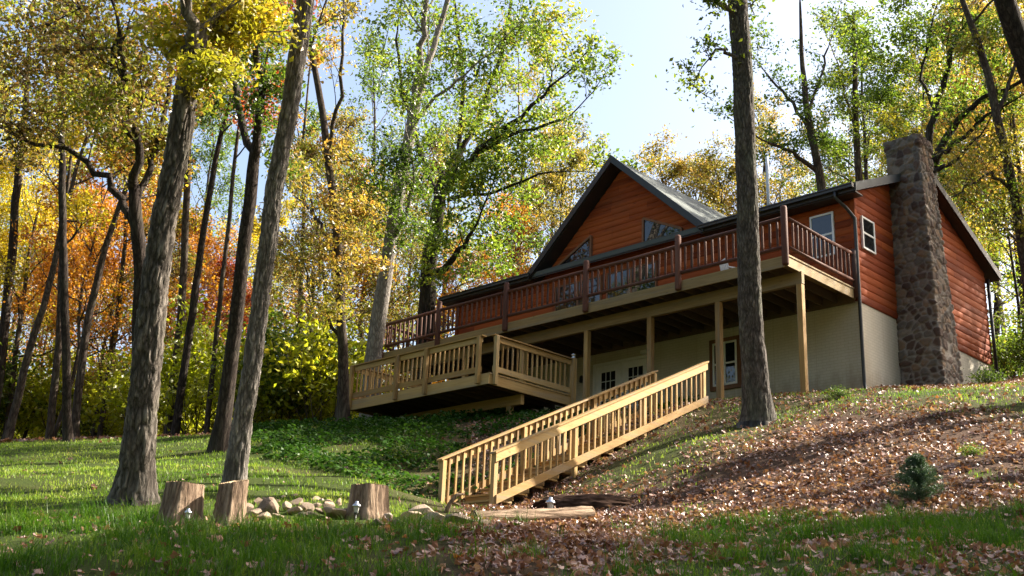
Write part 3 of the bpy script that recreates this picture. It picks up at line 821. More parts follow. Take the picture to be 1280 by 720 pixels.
# ------------------------------------------------------------------ stairs
st = thing('wooden_staircase', 'straight outdoor stair of new pine with slatted railings climbing the bank', 'stairs', (-1.75, -11.2, -6.4))
SX0, SX1 = -2.42, -1.1
SY0, SY1, SZ0, SZ1 = -11.2, -5.05, -6.36, -3.48
sl = (SZ1 - SZ0) / (SY1 - SY0)
zl = lambda y: SZ0 + sl * (y - SY0)
nst = 16
for i in range(nst):
    y = SY0 + .12 + (SY1 - SY0) * i / nst; z = zl(y) + .12
    mb = MB(); mb.box(SX0 + .06, SX1 - .06, y, y + .40, z - .035, z); mb.box(SX0 + .06, SX1 - .06, y + .02, y + .055, z - .16, z - .037)
    put(mb.build('step', pine_x, None, .004), st)
for x, side in ((SX1, 1), (SX0, -1)):
    n = 0
    for y in (SY0, -9.15, -7.1, SY1):
        g = min(zl(y), Gz(x, y)) - .35
        put(MB().bar((x, y, g), (x, y, zl(y) + .93), .09, .09, (0, 1, 0)).build('railing_post', pine_z, None, .006), st)
    xo = x + side * .066
    mb = MB()
    mb.bar((xo, SY0 - .05, zl(SY0 - .05) + .87), (xo, SY1 + .07, zl(SY1 + .07) + .87), .038, .155, shear=True)
    mb.bar((xo, SY0 + .0, zl(SY0) + .14), (xo, SY1 + .07, zl(SY1 + .07) + .14), .038, .155, shear=True)
    mb.bar((x + side * .03, SY0 - .08, zl(SY0 - .08) + .966), (x + side * .03, SY1 + .09, zl(SY1 + .09) + .966), .155, .036, shear=True)
    ro = put(mb.build('railing', pine_y, None, .004), st)
    xb = x + side * .027
    k = 0; y = SY0 + .17
    while y < SY1 - .08:
        if min(abs(y - q) for q in (-9.15, -7.1)) > .07:
            b = MB().bar((xb, y, zl(y) + .07), (xb, y, zl(y) + .94), .036, .036, (0, 1, 0)).build('baluster', pine_z); b.parent = ro
        y += .172

# white plastic chairs glimpsed behind the deck railing
def chair(x, y, rz, label):
    t = thing('plastic_chair', label, 'chair', (x, y, .28), 'white chairs on the upper deck'); t.rotation_euler.z = rz
    MB().box(-.23, .23, -.22, .22, .40, .43).build('seat', chair_mat, t, .01)
    mb = MB()
    for i in range(5): mb.bar((-.19 + .095 * i, .21, .42), (-.19 + .095 * i, .30, .86), .06, .02, (0, 1, 0))
    mb.bar((-.24, .305, .87), (.24, .305, .87), .03, .06); mb.build('backrest', chair_mat, t)
    for sx in (-1, 1):
        MB().bar((sx * .24, -.2, .62), (sx * .24, .27, .64), .05, .025).build('armrest', chair_mat, t)
        for sy in (-1, 1): MB().tube([(sx * .25, sy * .23, 0), (sx * .22, sy * .2, .40 if sy > 0 else .62)], .02, 6).build('leg', chair_mat, t)
chair(-2.6, -1.5, 2.6, 'white plastic chair standing on the upper deck near the corner post')

# ------------------------------------------------------------------ foliage tools
def leaf_quads(C, S, rng, up=.5, width=.58, fold=.15):
    n = len(C)
    nrm = rng.normal(0, 1, (n, 3)); nrm[:, 2] += up * 2; nrm /= np.linalg.norm(nrm, axis=1)[:, None]
    a = rng.normal(0, 1, (n, 3)); a -= nrm * (a * nrm).sum(1)[:, None]; a /= np.linalg.norm(a, axis=1)[:, None]
    b = np.cross(nrm, a); S = S[:, None]
    V = np.empty((n, 4, 3))
    V[:, 0] = C - a * S * .5; V[:, 2] = C + a * S * .5
    V[:, 1] = C + b * S * width * .5 + a * S * .08 - nrm * S * fold; V[:, 3] = C - b * S * width * .5 + a * S * .08 - nrm * S * fold
    return V.reshape(-1, 3), np.arange(n * 4).reshape(n, 4)

class Tree:
    def __init__(s, seed):
        s.rng = np.random.default_rng(seed); s.w = MB(); s.C = []; s.S = []
    def leaves(s, P, n, sig, size):
        i = s.rng.integers(0, len(P), n)
        c = P[i] + s.rng.normal(0, 1, (n, 3)) * np.array([sig, sig, sig * .6])
        s.C.append(c); s.S.append(size * s.rng.uniform(.42, 1.45, n))
    def branch(s, p, d, L, r0, lvl, last, nl, size, kids=(4, 4), upw=.25, sides=None):
        rng = s.rng; p = np.array(p, float); d = np.array(d, float); d /= np.linalg.norm(d)
        n = max(3, min(9, int(L / .55) + 2)); pts = [p]; q = p
        for i in range(n):
            d = d + rng.normal(0, .16, 3) + np.array([0, 0, upw * .25]); d /= np.linalg.norm(d)
            q = q + d * L / n; pts.append(q)
        pts = np.array(pts); rad = np.linspace(r0, max(.006, r0 * .3), n + 1)
        s.w.tube(pts, rad, sides or (7 if r0 > .09 else 5 if r0 > .035 else 3), False)
        if lvl >= last:
            k = max(1, n // 3); s.leaves(pts[k:], nl, .13 + .11 * min(L, 2.2), size); return
        m = kids[lvl] if lvl < len(kids) else 3
        for j in range(m):
            t = .3 + .68 * (j + rng.uniform(.2, .8)) / m; i = min(n - 1, int(t * n)); b = pts[i] + (pts[i + 1] - pts[i]) * (t * n - i)
            dd = pts[i + 1] - pts[i]; dd /= np.linalg.norm(dd)
            o = rng.normal(0, 1, 3); o -= dd * (o @ dd); o /= np.linalg.norm(o); o[2] = abs(o[2]) * .6 + .1
            an = rng.uniform(.6, 1.05)
            s.branch(b, dd * math.cos(an) + o * math.sin(an), L * rng.uniform(.42, .68) * (1.15 - .4 * t), max(.008, rad[i] * .62), lvl + 1, last, nl, size, kids, upw)
        s.leaves(pts[-2:], nl // 2, .3, size)
    def crown_mesh(s, name, mat, up=.5):
        C = np.concatenate(s.C); S = np.concatenate(s.S)
        V, F = leaf_quads(C, S, s.rng, up)
        return np_mesh(name, V, F, mat)
    def wood_mesh(s, name, mat):
        o = s.w.build(name, mat); me = o.data; bpy.data.objects.remove(o)
        if hasattr(s.w, 'fur'):
            v = np.zeros(len(me.vertices), np.float32); o_, f_ = s.w.fur; v[o_:o_ + len(f_)] = f_
            me.attributes.new('furrow', 'FLOAT', 'POINT').data.foreach_set('value', v)
        return me

def proto_tree(seed, H, r, c0, spread, nlimb, nl, size, kids=(4, 4), fork=False, lean=.03):
    t = Tree(seed); rng = t.rng
    n = 10; pts = np.zeros((n + 1, 3)); pts[:, 2] = np.linspace(-.6, H * (.8 if fork else .95), n + 1)
    pts[1:, :2] = np.cumsum(rng.normal(0, lean * H / n * 1.6, (n, 2)), 0)
    rad = r * (1 - .78 * np.linspace(0, 1, n + 1)); rad[0] = r * 1.5; rad[1] = r * 1.02
    t.w.tube(pts, rad, 10, False)
    for k in range(nlimb):
        f = c0 + (1 - c0) * (k + rng.uniform(.1, .9)) / nlimb; z = f * pts[-1, 2]
        b = np.array([np.interp(z, pts[:, 2], pts[:, i]) for i in range(3)]); rr = np.interp(z, pts[:, 2], rad)
        a = k * 2.4 + rng.uniform(-.5, .5); el = .25 + .8 * f + rng.uniform(-.2, .2)
        L = spread * (1.15 - .65 * max(0, (f - c0) / (1 - c0)) ** 1.5) * rng.uniform(.75, 1.15)
        t.branch(b, (math.cos(a) * math.cos(el), math.sin(a) * math.cos(el), math.sin(el)), L, max(.03, rr * .5), 0, 2, nl, size, kids)
    t.branch(pts[-1], (0, 0, 1), spread * .6, rad[-1], 0, 2, nl, size, kids)
    return t

protos = {}
def proto(key, *a, **k):
    t = proto_tree(*a, **k); protos[key] = (t.wood_mesh('trunk', bark_mid), t.crown_mesh('crown', L_olive))
proto('tall', 11, 21, .21, .36, 4.3, 15, 44, .145)
proto('tall2', 12, 20, .19, .42, 3.8, 14, 42, .145, lean=.045)
proto('sparse', 13, 19, .17, .40, 3.6, 12, 22, .145, lean=.05)
proto('oak', 14, 21, .33, .26, 6.2, 16, 46, .155, kids=(5, 4))
proto('small', 15, 9.5, .085, .20, 2.9, 14, 36, .12, kids=(4, 3), lean=.06)
proto('small2', 16, 8.5, .075, .26, 2.6, 12, 40, .12, kids=(4, 3), lean=.07)
proto('maple', 17, 13, .14, .28, 3.7, 14, 46, .13, kids=(4, 4))
proto('bare', 18, 24, .22, .66, 3.2, 9, 20, .15)

def shrub_proto(seed, H, w, ns, nl, size):
    t = Tree(seed); rng = t.rng
    for k in range(ns):
        a = rng.uniform(0, 6.28); q = rng.uniform(.1, .6)
        t.branch((rng.normal(0, w * .15), rng.normal(0, w * .15), -.1), (math.cos(a) * q, math.sin(a) * q, 1), H * rng.uniform(.6, 1), .016, 1, 2, nl, size, kids=(4, 5))
    return t
for key, a in {'shrub': (21, 2.6, 1.4, 11, 42, .15), 'shrub2': (22, 1.7, 1.2, 10, 36, .13), 'weed': (23, .65, .5, 8, 22, .075)}.items():
    t = shrub_proto(*a); protos[key] = (t.wood_mesh('stems', bark_mid), t.crown_mesh('leaves', L_olive))

FH = np.array([-.71170, .70250]); RH = np.array([.71213, .70204])
def plan(u, d):
    p = CAM[:2] + FH * d * .949 + RH * d * (u - 640) / 1400
    return float(p[0]), float(p[1])
_rp = random.Random(77)
def place(key, u, d, mat, sc=1.0, label=None, cat='tree', name=None, group=None, bark=None, xy=None, rot=None):
    x, y = xy if xy else plan(u, d)
    tk, cr = protos[key]
    woody = cat == 'tree'
    e = thing(name or ('forest_tree' if woody else 'shrub'), label, cat, (x, y, Gz(x, y)), group)
    e.rotation_euler.z = _rp.uniform(0, 6.28) if rot is None else rot
    e.scale = (sc, sc, sc * _rp.uniform(.94, 1.06))
    for nm, me, mt in (('trunk' if woody else 'stems', tk, bark or bark_mid), ('crown' if woody else 'leaves', cr, mat)):
        o = link(nm, me, e)
        o.material_slots[0].link = 'OBJECT'; o.material_slots[0].material = mt
    return e

FUR = {}
def furrowed(W, pts, rad, depth, cell, seed):
    """trunk with real bark ridges: interlacing vertical plates cut by furrows"""
    n = 110; k = len(pts); th = np.arange(n) * 2 * math.pi / n
    z = np.r_[0, np.cumsum(np.linalg.norm(np.diff(pts, axis=0), axis=1))]
    TH, ZZ = np.meshgrid(th, z); U = TH * rad[len(rad) // 2]
    wx = (vnoise(U, ZZ, .30, seed) - .5) * cell * 2.2 + (vnoise(U, ZZ, .11, seed + 1) - .5) * cell * 1.2
    A = vnoise(U + wx, ZZ * .16, cell, seed + 2); B = vnoise(U - wx + 3, ZZ * .22 + 5, cell * .75, seed + 3)
    rid = np.clip(np.minimum(np.abs(A - .5), np.abs(B - .5)) * 5.0, 0, 1) ** .7
    fine = vnoise(U, ZZ * .5, .012, seed + 4)
    crack = np.clip(np.abs(vnoise(U * .7, ZZ, .05, seed + 5) - .5) * 7, 0, 1)
    hgt = rid * (.72 + .28 * crack) + .18 * (fine - .5)
    lob = 1 + .035 * np.sin(3 * TH + 1.3) + .02 * np.sin(5 * TH + ZZ * .4) + np.exp(-ZZ / .35) * (.10 * np.sin(4 * TH + seed) + .06 * np.sin(7 * TH + 2))
    RR = rad[:, None] * lob + (hgt - .6) * depth
    t = np.gradient(pts, axis=0); t /= np.linalg.norm(t, axis=1)[:, None]
    ref = np.array([-.71, .70, 0.])                 # seam to the back
    a = ref - t * (t @ ref)[:, None]; a /= np.linalg.norm(a, axis=1)[:, None]; b = np.cross(t, a)
    V = pts[:, None] + (np.cos(TH)[..., None] * a[:, None] + np.sin(TH)[..., None] * b[:, None]) * RR[..., None]
    I = np.arange(k * n).reshape(k, n); J = np.roll(I, -1, 1)
    F = np.stack([I[:-1], J[:-1], J[1:], I[1:]], -1).reshape(-1, 4)
    o = len(W.v)
    W.add(V.reshape(-1, 3), F.tolist(), True)
    W.fur = (o, 1 - np.clip(hgt, 0, 1).ravel())

def traced_tree(name, label, d, trunk, bark, leaf, limbs=(), clumps=(), top=None, size=.15, seed=1, nl=26, flare=1.5, kids=(4, 4), group=None, f0=0, relief=0, cell=.055, endL=2.2, wf=None):
    """a tree along the course of its trunk: (u, v, width in px) at distance d, first point at the ground"""
    base = hit(trunk[0][0], trunk[0][1], d * .55, d * 1.6) if d < 34 else None
    t = Tree(seed); rng = t.rng
    k = d / 1400
    nl = int(nl * 1.6); bsz = size * .76; wf = wf or (1.0 if relief else .80)
    P = np.array([at(u, v, d) for u, v, w in trunk]); r = np.array([w * k / 2 * wf for u, v, w in trunk])
    gz = Gz(P[0, 0], P[0, 1]); P[0, 2] = min(P[0, 2], gz)
    # refine
    s = np.r_[0, np.cumsum(np.linalg.norm(np.diff(P, axis=0), axis=1))]; q = np.arange(0, s[-1], .04 if relief else .35 if d < 25 else .7)
    pts = np.c_[[np.interp(q, s, P[:, i]) for i in range(3)]].T; rad = np.interp(q, s, r)
    near = relief > 0
    wk = np.cumsum(rng.normal(0, .012, (int(s[-1] / .35) + 2, 3)), 0); wob = np.c_[[np.interp(q, np.arange(len(wk)) * .35, wk[:, i]) for i in range(3)]].T * min(1, d / 30); wob[:, 2] = 0; pts = pts + wob - wob.mean(0)
    h = q; rad = rad * (1 + (flare - 1) * np.exp(-h / .28))
    pts = np.vstack([[pts[0, 0], pts[0, 1], pts[0, 2] - .5], pts]); rad = np.r_[rad[0] * 1.1, rad]
    org = np.array([pts[1, 0], pts[1, 1], gz])
    if not top:
        ex = pts[-1] - pts[-2]; pts = np.vstack([pts, pts[-1] + ex * .7, pts[-1] + ex * 1.2]); rad = np.r_[rad, rad[-1] * .75, rad[-1] * .15]
    if relief:
        furrowed(t.w, pts - org, rad, relief, cell, seed)
    else: t.w.tube(pts - org, rad, 20 if d < 25 else 12, False, .025 if d < 25 else .015, rng)
    tip = pts[-1]; tr = rad[-1]; td = pts[-1] - pts[-3]; td /= np.linalg.norm(td)
    for lb in limbs:
        W = np.array([at(u, v, d + dd) for u, v, w, dd in lb]) - org; rr = np.array([w * k / 2 * wf for u, v, w, dd in lb])
        n = 3 * len(W); ss = np.linspace(0, len(W) - 1, n)
        Q = np.c_[[np.interp(ss, np.arange(len(W)), W[:, i]) for i in range(3)]].T; Q[1:-1] += rng.normal(0, .04, (n - 2, 3))
        t.w.tube(Q, np.interp(ss, np.arange(len(W)), rr), 8, False)
        dl = Q[-1] - Q[-3]
        t.branch(Q[-1], dl, endL, rr[-1] * .8, 0, 2, nl, bsz, kids)
        for j in range(n // 3, n, 2):
            o = rng.normal(0, 1, 3); o[2] = abs(o[2])
            t.branch(Q[j], o, rng.uniform(.4, .8) * endL, max(.012, rr[-1] * .45), 1, 2, nl, bsz, kids)
    for u, v, dd, rr, n in clumps:
        c = at(u, v, d + dd) - org
        for j in range(max(4, n // 90)):
            o = rng.normal(0, 1, 3); o /= np.linalg.norm(o)
            e = c + o * rr * rng.uniform(.35, 1)
            m_ = c + (e - c) * .5 + rng.normal(0, .1, 3)
            t.w.tube(np.array([c, m_, e]), [.02, .014, .006], 3, False)
            t.leaves(np.array([m_, e, e]), int(1.75 * n) // max(4, n // 90), .24 * rr ** .5, size * .74)
    if top:
        H, spread, nb = top
        n = 6; tp = [tip - org]; dcur = td
        for i in range(n):
            dcur = dcur + rng.normal(0, .06, 3) + np.array([0, 0, .1]); dcur /= np.linalg.norm(dcur); tp.append(tp[-1] + dcur * H / n)
        tp = np.array(tp); t.w.tube(tp, np.linspace(tr, tr * .25, n + 1), 10, False)
        for j in range(nb):
            f = f0 + (1 - f0) * (j + rng.uniform(.2, .8)) / nb; b = np.array([np.interp(f * n, np.arange(n + 1), tp[:, i]) for i in range(3)])
            a = j * 2.4 + rng.uniform(-.4, .4); el = .3 + .6 * f
            t.branch(b, (math.cos(a) * math.cos(el), math.sin(a) * math.cos(el), math.sin(el)), spread * (1.1 - .5 * f) * rng.uniform(.7, 1.1), max(.03, tr * (1 - .7 * f) * .5), 0, 2, nl, bsz, kids)
        t.branch(tp[-1], dcur, spread * .6, tr * .25, 0, 2, nl, bsz, kids)
    e = thing(name, label, 'tree', tuple(org), group)
    link('trunk', t.wood_mesh('trunk', bark), e)
    if t.C: link('crown', t.crown_mesh('crown', leaf), e)
    return e

# ------------------------------------------------------------------ the trees one can tell apart
traced_tree('oak_tree', 'thick furrowed oak trunk leaning right behind the leftmost stump, yellow leaves high up', 14,
    [(168, 628, 42), (173, 560, 38), (178, 500, 36), (188, 400, 34), (203, 285, 31), (222, 190, 29), (236, 110, 28), (243, 60, 28)], bark_oak, L_tuft, relief=.034, cell=.06,
    limbs=[[(246, 62, 20, 0), (262, 25, 17, .2), (270, -40, 14, .4)], [(243, 75, 18, 0), (240, 30, 15, -.3), (225, -30, 12, -.4)]],
    clumps=[(285, 40, .3, .55, 700), (265, 75, -.3, .4, 420), (240, 30, .2, .6, 560), (300, 15, .5, .5, 420), (215, 60, .4, .4, 260), (250, -160, .5, 1.6, 900), (330, -260, 1, 1.8, 900), (170, -260, -1, 1.8, 900), (250, -380, 0, 2.2, 900)], top=None, size=.115, seed=31, flare=1.55)
traced_tree('straight_tree', 'tall straight pale grey trunk rising behind the slanted stump', 15.5,
    [(294, 600, 28), (302, 540, 25), (312, 480, 23), (324, 400, 22), (341, 250, 21.5), (363, 125, 21.5), (382, -10, 21)], bark_grey, L_olive, top=(10, 4.2, 13), size=.17, seed=32, flare=1.15, relief=.024, cell=.042, f0=.3)
traced_tree('bent_maple', 'dark russet leaved tree with a low limb reaching left, behind the thick oak', 20,
    [(172, 560, 26), (176, 440, 24), (176, 330, 22), (170, 280, 20), (168, 240, 18)], bark_dark, L_rust,
    limbs=[[(176, 300, 15, 0), (160, 262, 13, .3), (135, 225, 11, .6), (90, 192, 8, 1), (30, 175, 6, 1.4)], [(168, 242, 16, 0), (172, 190, 13, -.3), (160, 120, 10, -.5), (150, 40, 8, -.7)],
           [(170, 250, 12, 0), (190, 205, 10, .3), (205, 150, 8, .6), (215, 90, 6, 1)], [(165, 170, 9, 0), (130, 110, 7, .8), (95, 50, 5, 1.2)]],
    clumps=[(150, 170, .5, 1.0, 800), (110, 130, 1, 1.1, 800), (70, 90, 1.2, 1.1, 800), (180, 120, -.6, 1.0, 700), (140, 60, -.5, 1.2, 800), (60, 30, 1, 1.2, 800), (195, 180, .5, .7, 420), (30, 170, 1.4, .8, 500), (200, 50, 0, .9, 500), (100, 10, 0, 1.2, 700)],
    top=None, size=.13, seed=33, nl=18)
traced_tree('dark_forked_tree', 'dark forked trunk with deep green leaves just left of the tall straight grey trunk', 25,
    [(277, 534, 26), (290, 440, 23), (303, 330, 21), (314, 240, 20), (318, 200, 19)], bark_dark, L_green,
    limbs=[[(318, 205, 14, 0), (303, 150, 12, .4), (285, 90, 9, .8), (270, 20, 7, 1)], [(318, 205, 15, 0), (326, 130, 12, -.3), (322, 60, 10, -.6), (330, -10, 8, -.8)]],
    clumps=[(300, 60, .5, 1.3, 700), (330, 120, -.5, 1.0, 500), (275, 120, 1, 1.0, 450), (340, 30, 0, 1.2, 500), (335, 190, .5, .8, 300)], top=None, size=.15, seed=34, nl=20)
traced_tree('slender_tree', 'slender dark trunk with sparse golden leaves standing just left of the lower deck', 30,
    [(427, 528, 19), (427, 440, 16), (424, 340, 14), (416, 240, 12.5), (405, 140, 11), (390, 60, 9)], bark_mid, L_gold,
    limbs=[[(424, 330, 7, 0), (405, 290, 6, .5), (385, 260, 4, 1)], [(410, 190, 7, 0), (425, 120, 6, -.5), (430, 20, 4, -.8)], [(425, 420, 6, 0), (395, 375, 5, -.4), (385, 345, 3, -.6)]],
    clumps=[(430, 280, 0, 1.1, 420), (400, 330, -.5, 1.1, 420), (445, 330, .4, 1.0, 380), (440, 200, 0, .9, 300), (420, 370, -.6, 1.0, 380), (455, 260, .6, .9, 260)], top=(4, 2, 6), size=.16, seed=35, nl=12)
traced_tree('leaning_tree', 'pale barked tree leaning right left of the decks, tuft of yellow green leaves halfway', 33,
    [(462, 524, 30), (466, 455, 27), (478, 370, 24), (490, 290, 22), (505, 200, 19), (520, 125, 17)], bark_grey, L_olive,
    limbs=[[(520, 128, 13, 0), (540, 60, 10, .3), (565, -15, 8, .6)], [(520, 128, 12, 0), (528, 60, 10, -.3), (533, 0, 8, -.5)], [(510, 165, 7, 0), (545, 120, 5, -.6), (580, 95, 4, -1)], [(490, 300, 9, 0), (505, 270, 7, -.8), (515, 240, 5, -1)]],
    clumps=[(505, 225, -1, 1.1, 620), (520, 200, -1.2, .9, 420), (480, 250, -.8, .9, 420), (455, 230, -.5, .9, 300), (500, 280, -1, 1.0, 420), (540, 100, -.5, .9, 300)], top=None, size=.15, seed=36, nl=18)
traced_tree('great_oak', 'huge green oak with spreading limbs and a broad sunlit crown behind the left gable eave', 39,
    [(533, 420, 36), (534, 370, 34), (536, 330, 31), (545, 280, 28), (552, 235, 25)], bark_dark, L_olive,
    limbs=[[(534, 350, 17, 0), (556, 335, 14, -.5), (575, 312, 11, -1), (590, 290, 7, -1.2)], [(552, 240, 16, 0), (575, 190, 13, .5), (605, 130, 10, 1), (630, 60, 8, 1.5), (640, -10, 6, 2)],
           [(552, 240, 17, 0), (585, 200, 13, -.7), (625, 165, 10, -1.2), (680, 120, 7, -1.6)], [(548, 250, 15, 0), (575, 170, 10, 1), (580, 100, 9, 1.5), (570, 20, 7, 2)],
           [(590, 195, 9, 0), (640, 168, 7, -1.5), (700, 150, 5, -2)], [(552, 262, 12, 0), (530, 200, 10, 1), (505, 120, 8, 2), (495, 50, 6, 2.5)], [(560, 250, 9, 0), (620, 240, 6, -1), (690, 215, 4, -1.5)]],
    clumps=[(600, 80, 0, 1.9, 650), (650, 40, 1, 1.9, 650), (690, 90, -1, 1.7, 560), (560, 60, 1, 1.8, 520), (620, 160, -1, 1.7, 560), (680, 170, -1.5, 1.6, 500), (600, 240, -1.2, 1.6, 560), (650, 230, -1.4, 1.6, 520), (560, 300, -1.5, 1.4, 420), (610, 300, -1, 1.5, 500),
            (500, 120, 2, 1.8, 480), (520, 40, 2, 1.8, 480), (700, 20, 1, 1.6, 420), (480, 60, 2, 1.5, 320), (540, 330, -1.5, 1.0, 260), (640, 300, 0, 1.4, 380), (575, 200, -1, 1.4, 380)],
    top=None, size=.20, seed=37, nl=16, wf=.62)
traced_tree('bare_trunk_tree', 'single mottled grey trunk standing in front of the cabin beside the top of the stairs', 22,
    [(948, 530, 38), (944, 480, 33), (940, 430, 30), (936, 340, 28), (933, 240, 26), (930, 150, 25), (925, 40, 24), (922, -20, 23.5)], bark_smooth, L_green,
    limbs=[[(927, 80, 6, 0), (905, 60, 4, -.3), (888, 72, 3, -.4)], [(923, 18, 8, 0), (895, 5, 6, -.4), (880, -8, 4, -.6)], [(920, 14, 8, 0), (935, -5, 6, .4), (945, -25, 4, .5)]],
    clumps=[(896, 4, -.5, .25, 90), (938, 8, .4, .22, 70)], top=(8, 3.0, 8), size=.13, seed=38, nl=9, flare=1.35, f0=.5, relief=.018, cell=.05, endL=.7)
traced_tree('twisted_oak', 'dark limbed oak with rising crooked limbs directly behind the stone chimney', 39,
    [(1160, 330, 24), (1162, 250, 22), (1165, 205, 20)], bark_dark, L_olive,
    limbs=[[(1163, 215, 14, 0), (1160, 170, 12, .4), (1178, 110, 10, .6), (1190, 60, 8, .8), (1210, 30, 6, 1)], [(1165, 212, 13, 0), (1180, 175, 11, -.4), (1205, 140, 9, -.8), (1238, 118, 7, -1.1), (1290, 100, 5, -1.5)],
           [(1166, 200, 10, 0), (1190, 185, 8, -.8), (1215, 160, 6, -1.2), (1240, 140, 4, -1.6)], [(1165, 215, 8, 0), (1190, 205, 6, -1), (1225, 170, 4, -1.4)], [(1172, 140, 7, 0), (1150, 100, 5, 1), (1165, 30, 4, 1.4)]],
    clumps=[(1120, 90, 1, 1.5, 520), (1150, 50, 1, 1.5, 520), (1100, 130, 1.2, 1.3, 420), (1200, 70, .5, 1.4, 420), (1240, 60, -1, 1.3, 420), (1215, 20, .5, 1.4, 420), (1090, 60, 1.5, 1.3, 380), (1255, 140, -1.4, 1.1, 300), (1130, 10, 1, 1.4, 420)],
    top=None, size=.19, seed=39, nl=11)
traced_tree('thin_leaning_tree', 'slim dark trunk leaning left at the far right beyond the end of the cabin', 36,
    [(1296, 470, 19), (1288, 380, 17), (1276, 290, 15), (1256, 190, 14), (1240, 110, 12), (1212, 25, 10)], bark_mid, L_gold,
    limbs=[[(1268, 240, 6, 0), (1240, 215, 5, -.4), (1205, 235, 3, -.8), (1190, 246, 2, -.9)], [(1246, 140, 6, 0), (1265, 90, 5, .5), (1275, 40, 4, .8)]],
    clumps=[(1240, 200, -.6, 1.1, 320), (1215, 225, -.9, .9, 240), (1255, 260, 0, 1.0, 280), (1225, 60, 0, .9, 240)], top=(4, 2.2, 6), size=.17, seed=40, nl=11)
traced_tree('twiggy_tree', 'thin topped tree with bare upper twigs behind the right hand roof', 46,
    [(1030, 330, 15), (1026, 230, 14), (1016, 175, 12), (1008, 130, 10), (1003, 70, 7), (1002, 10, 4)], bark_mid, L_olive,
    limbs=[[(1022, 215, 8, 0), (990, 190, 6, -.4), (960, 178, 4, -.8)], [(1010, 160, 6, 0), (985, 120, 5, .4), (960, 95, 3, .8)], [(1010, 140, 5, 0), (1025, 100, 4, .6), (1035, 60, 3, .8)]],
    clumps=[(975, 110, .5, 1.2, 240), (1000, 150, 0, 1.2, 280), (960, 180, -.7, 1.1, 240), (1025, 110, .5, 1.1, 220), (950, 60, .6, .9, 120), (1030, 180, 0, 1.1, 260)], top=None, size=.20, seed=41, nl=9)
traced_tree('tall_thin_tree', 'thin straight tree behind the roof between the bare twigs and the chimney', 48,
    [(1075, 330, 12), (1073, 210, 11), (1070, 120, 9), (1068, 30, 6)], bark_mid, L_green, limbs=[[(1072, 180, 5, 0), (1060, 130, 4, .5), (1050, 90, 3, .8)]],
    clumps=[(1075, 60, 0, 1.2, 300), (1060, 110, .5, 1.2, 280), (1085, 140, -.5, 1.2, 300), (1070, 180, 0, 1.2, 280), (1060, 20, 0, 1.1, 220)], top=None, size=.20, seed=42, nl=10)
# thick dark trunk in the top right corner, rooted outside the picture
traced_tree('corner_tree', 'thick dark trunk slanting across the top right corner of the picture', 21,
    [(1400, 520, 44), (1365, 330, 40), (1322, 180, 36), (1282, 75, 33), (1250, -10, 30)], bark_dark, L_gold, top=(5, 2.4, 6), size=.14, seed=43, nl=9)

# slim trunks at the edge of the woods on the left
slim = [([(14, 528, 13), (36, 440, 11), (55, 380, 10), (72, 310, 9)], 34, 'leaning right, nearest the left edge', L_yellow),
        ([(86, 548, 14), (83, 430, 13), (80, 300, 12), (76, 180, 10), (70, 60, 8)], 31, 'upright and almost black, standing in front of the orange leaves', L_olive),
        ([(97, 515, 13), (110, 400, 12), (128, 320, 10), (148, 260, 8)], 36, 'leaning right among the bright orange leaves', L_orange),
        ([(68, 522, 12), (72, 440, 11), (76, 360, 9), (78, 280, 7)], 39, 'brown and short, right of the leaning one at the left edge', L_rust),
        ([(222, 524, 13), (240, 400, 12), (252, 300, 10), (270, 180, 8)], 36, 'leaning right beside the thick oak', L_orange),
        ([(216, 520, 14), (225, 400, 12), (232, 280, 11), (236, 150, 9)], 38, 'paler, close on the right of the thick oak', L_gold),
        ([(261, 526, 9), (270, 420, 8), (282, 320, 7), (292, 200, 6)], 35, 'thinnest, in front of the red leaves', L_red),
        ([(12, 420, 15), (14, 340, 14), (20, 260, 12), (30, 160, 10)], 42, 'thick and dark at the left edge of the picture', L_yellow),
        ([(372, 520, 9), (374, 420, 8), (377, 330, 7), (380, 240, 6)], 44, 'pale, between the straight grey trunk and the slender dark one', L_gold),
        ([(130, 520, 9), (138, 440, 8), (150, 370, 7), (158, 300, 6)], 42, 'grey, just left of the thick oak', L_yellow),
        ([(405, 520, 8), (408, 440, 7), (406, 360, 6), (398, 300, 5)], 47, 'thin and half hidden behind the yellow shrubs', L_olive)]
for i, (tr, d, how, lf) in enumerate(slim):
    traced_tree('slim_tree', 'slim woodland trunk ' + how, d, tr, bark_dark if i % 3 == 1 else bark_mid, lf, top=(6, 2.3, 8), size=.17, seed=60 + i, nl=14, flare=1.25, group='slim trunks at the edge of the woods')

# ------------------------------------------------------------------ the woods behind
bgt = []
rr = random.Random(9)
def woods(key, u, d, mat, sc, what):
    lab, grp = what
    place(key, u, d, mat, sc, lab, 'tree', 'woodland_tree', grp, rr.choice([bark_mid, bark_dark, bark_mid, bark_grey]))
Y_ = ('yellow leaved tree deep in the woods left of the cabin', 'yellow trees in the left woods')
O_ = ('orange leaved young maple in the woods left of the cabin', 'orange maples in the left woods')
R_ = ('red leaved young maple glowing in the woods behind the straight grey trunk', 'red maples in the left woods')
G_ = ('tall green and olive leaved tree deep in the woods left of the cabin', 'green trees in the left woods')
T_ = ('tan gold leaved tree beyond the cabin roof', 'tan gold trees beyond the roof')
B_ = ('yellow green leaved tree beyond the right end of the cabin', 'yellow green trees beyond the right end')
S_ = ('russet leaved tree in the woods left of the cabin', 'russet trees in the left woods')
for u, d in ((-90, 42), (-20, 46), (40, 44), (20, 56), (105, 60), (150, 50), (-130, 60), (330, 62), (450, 58)): woods(rr.choice(['small', 'maple', 'maple']), u, d, L_yellow, rr.uniform(.85, 1.05), Y_)
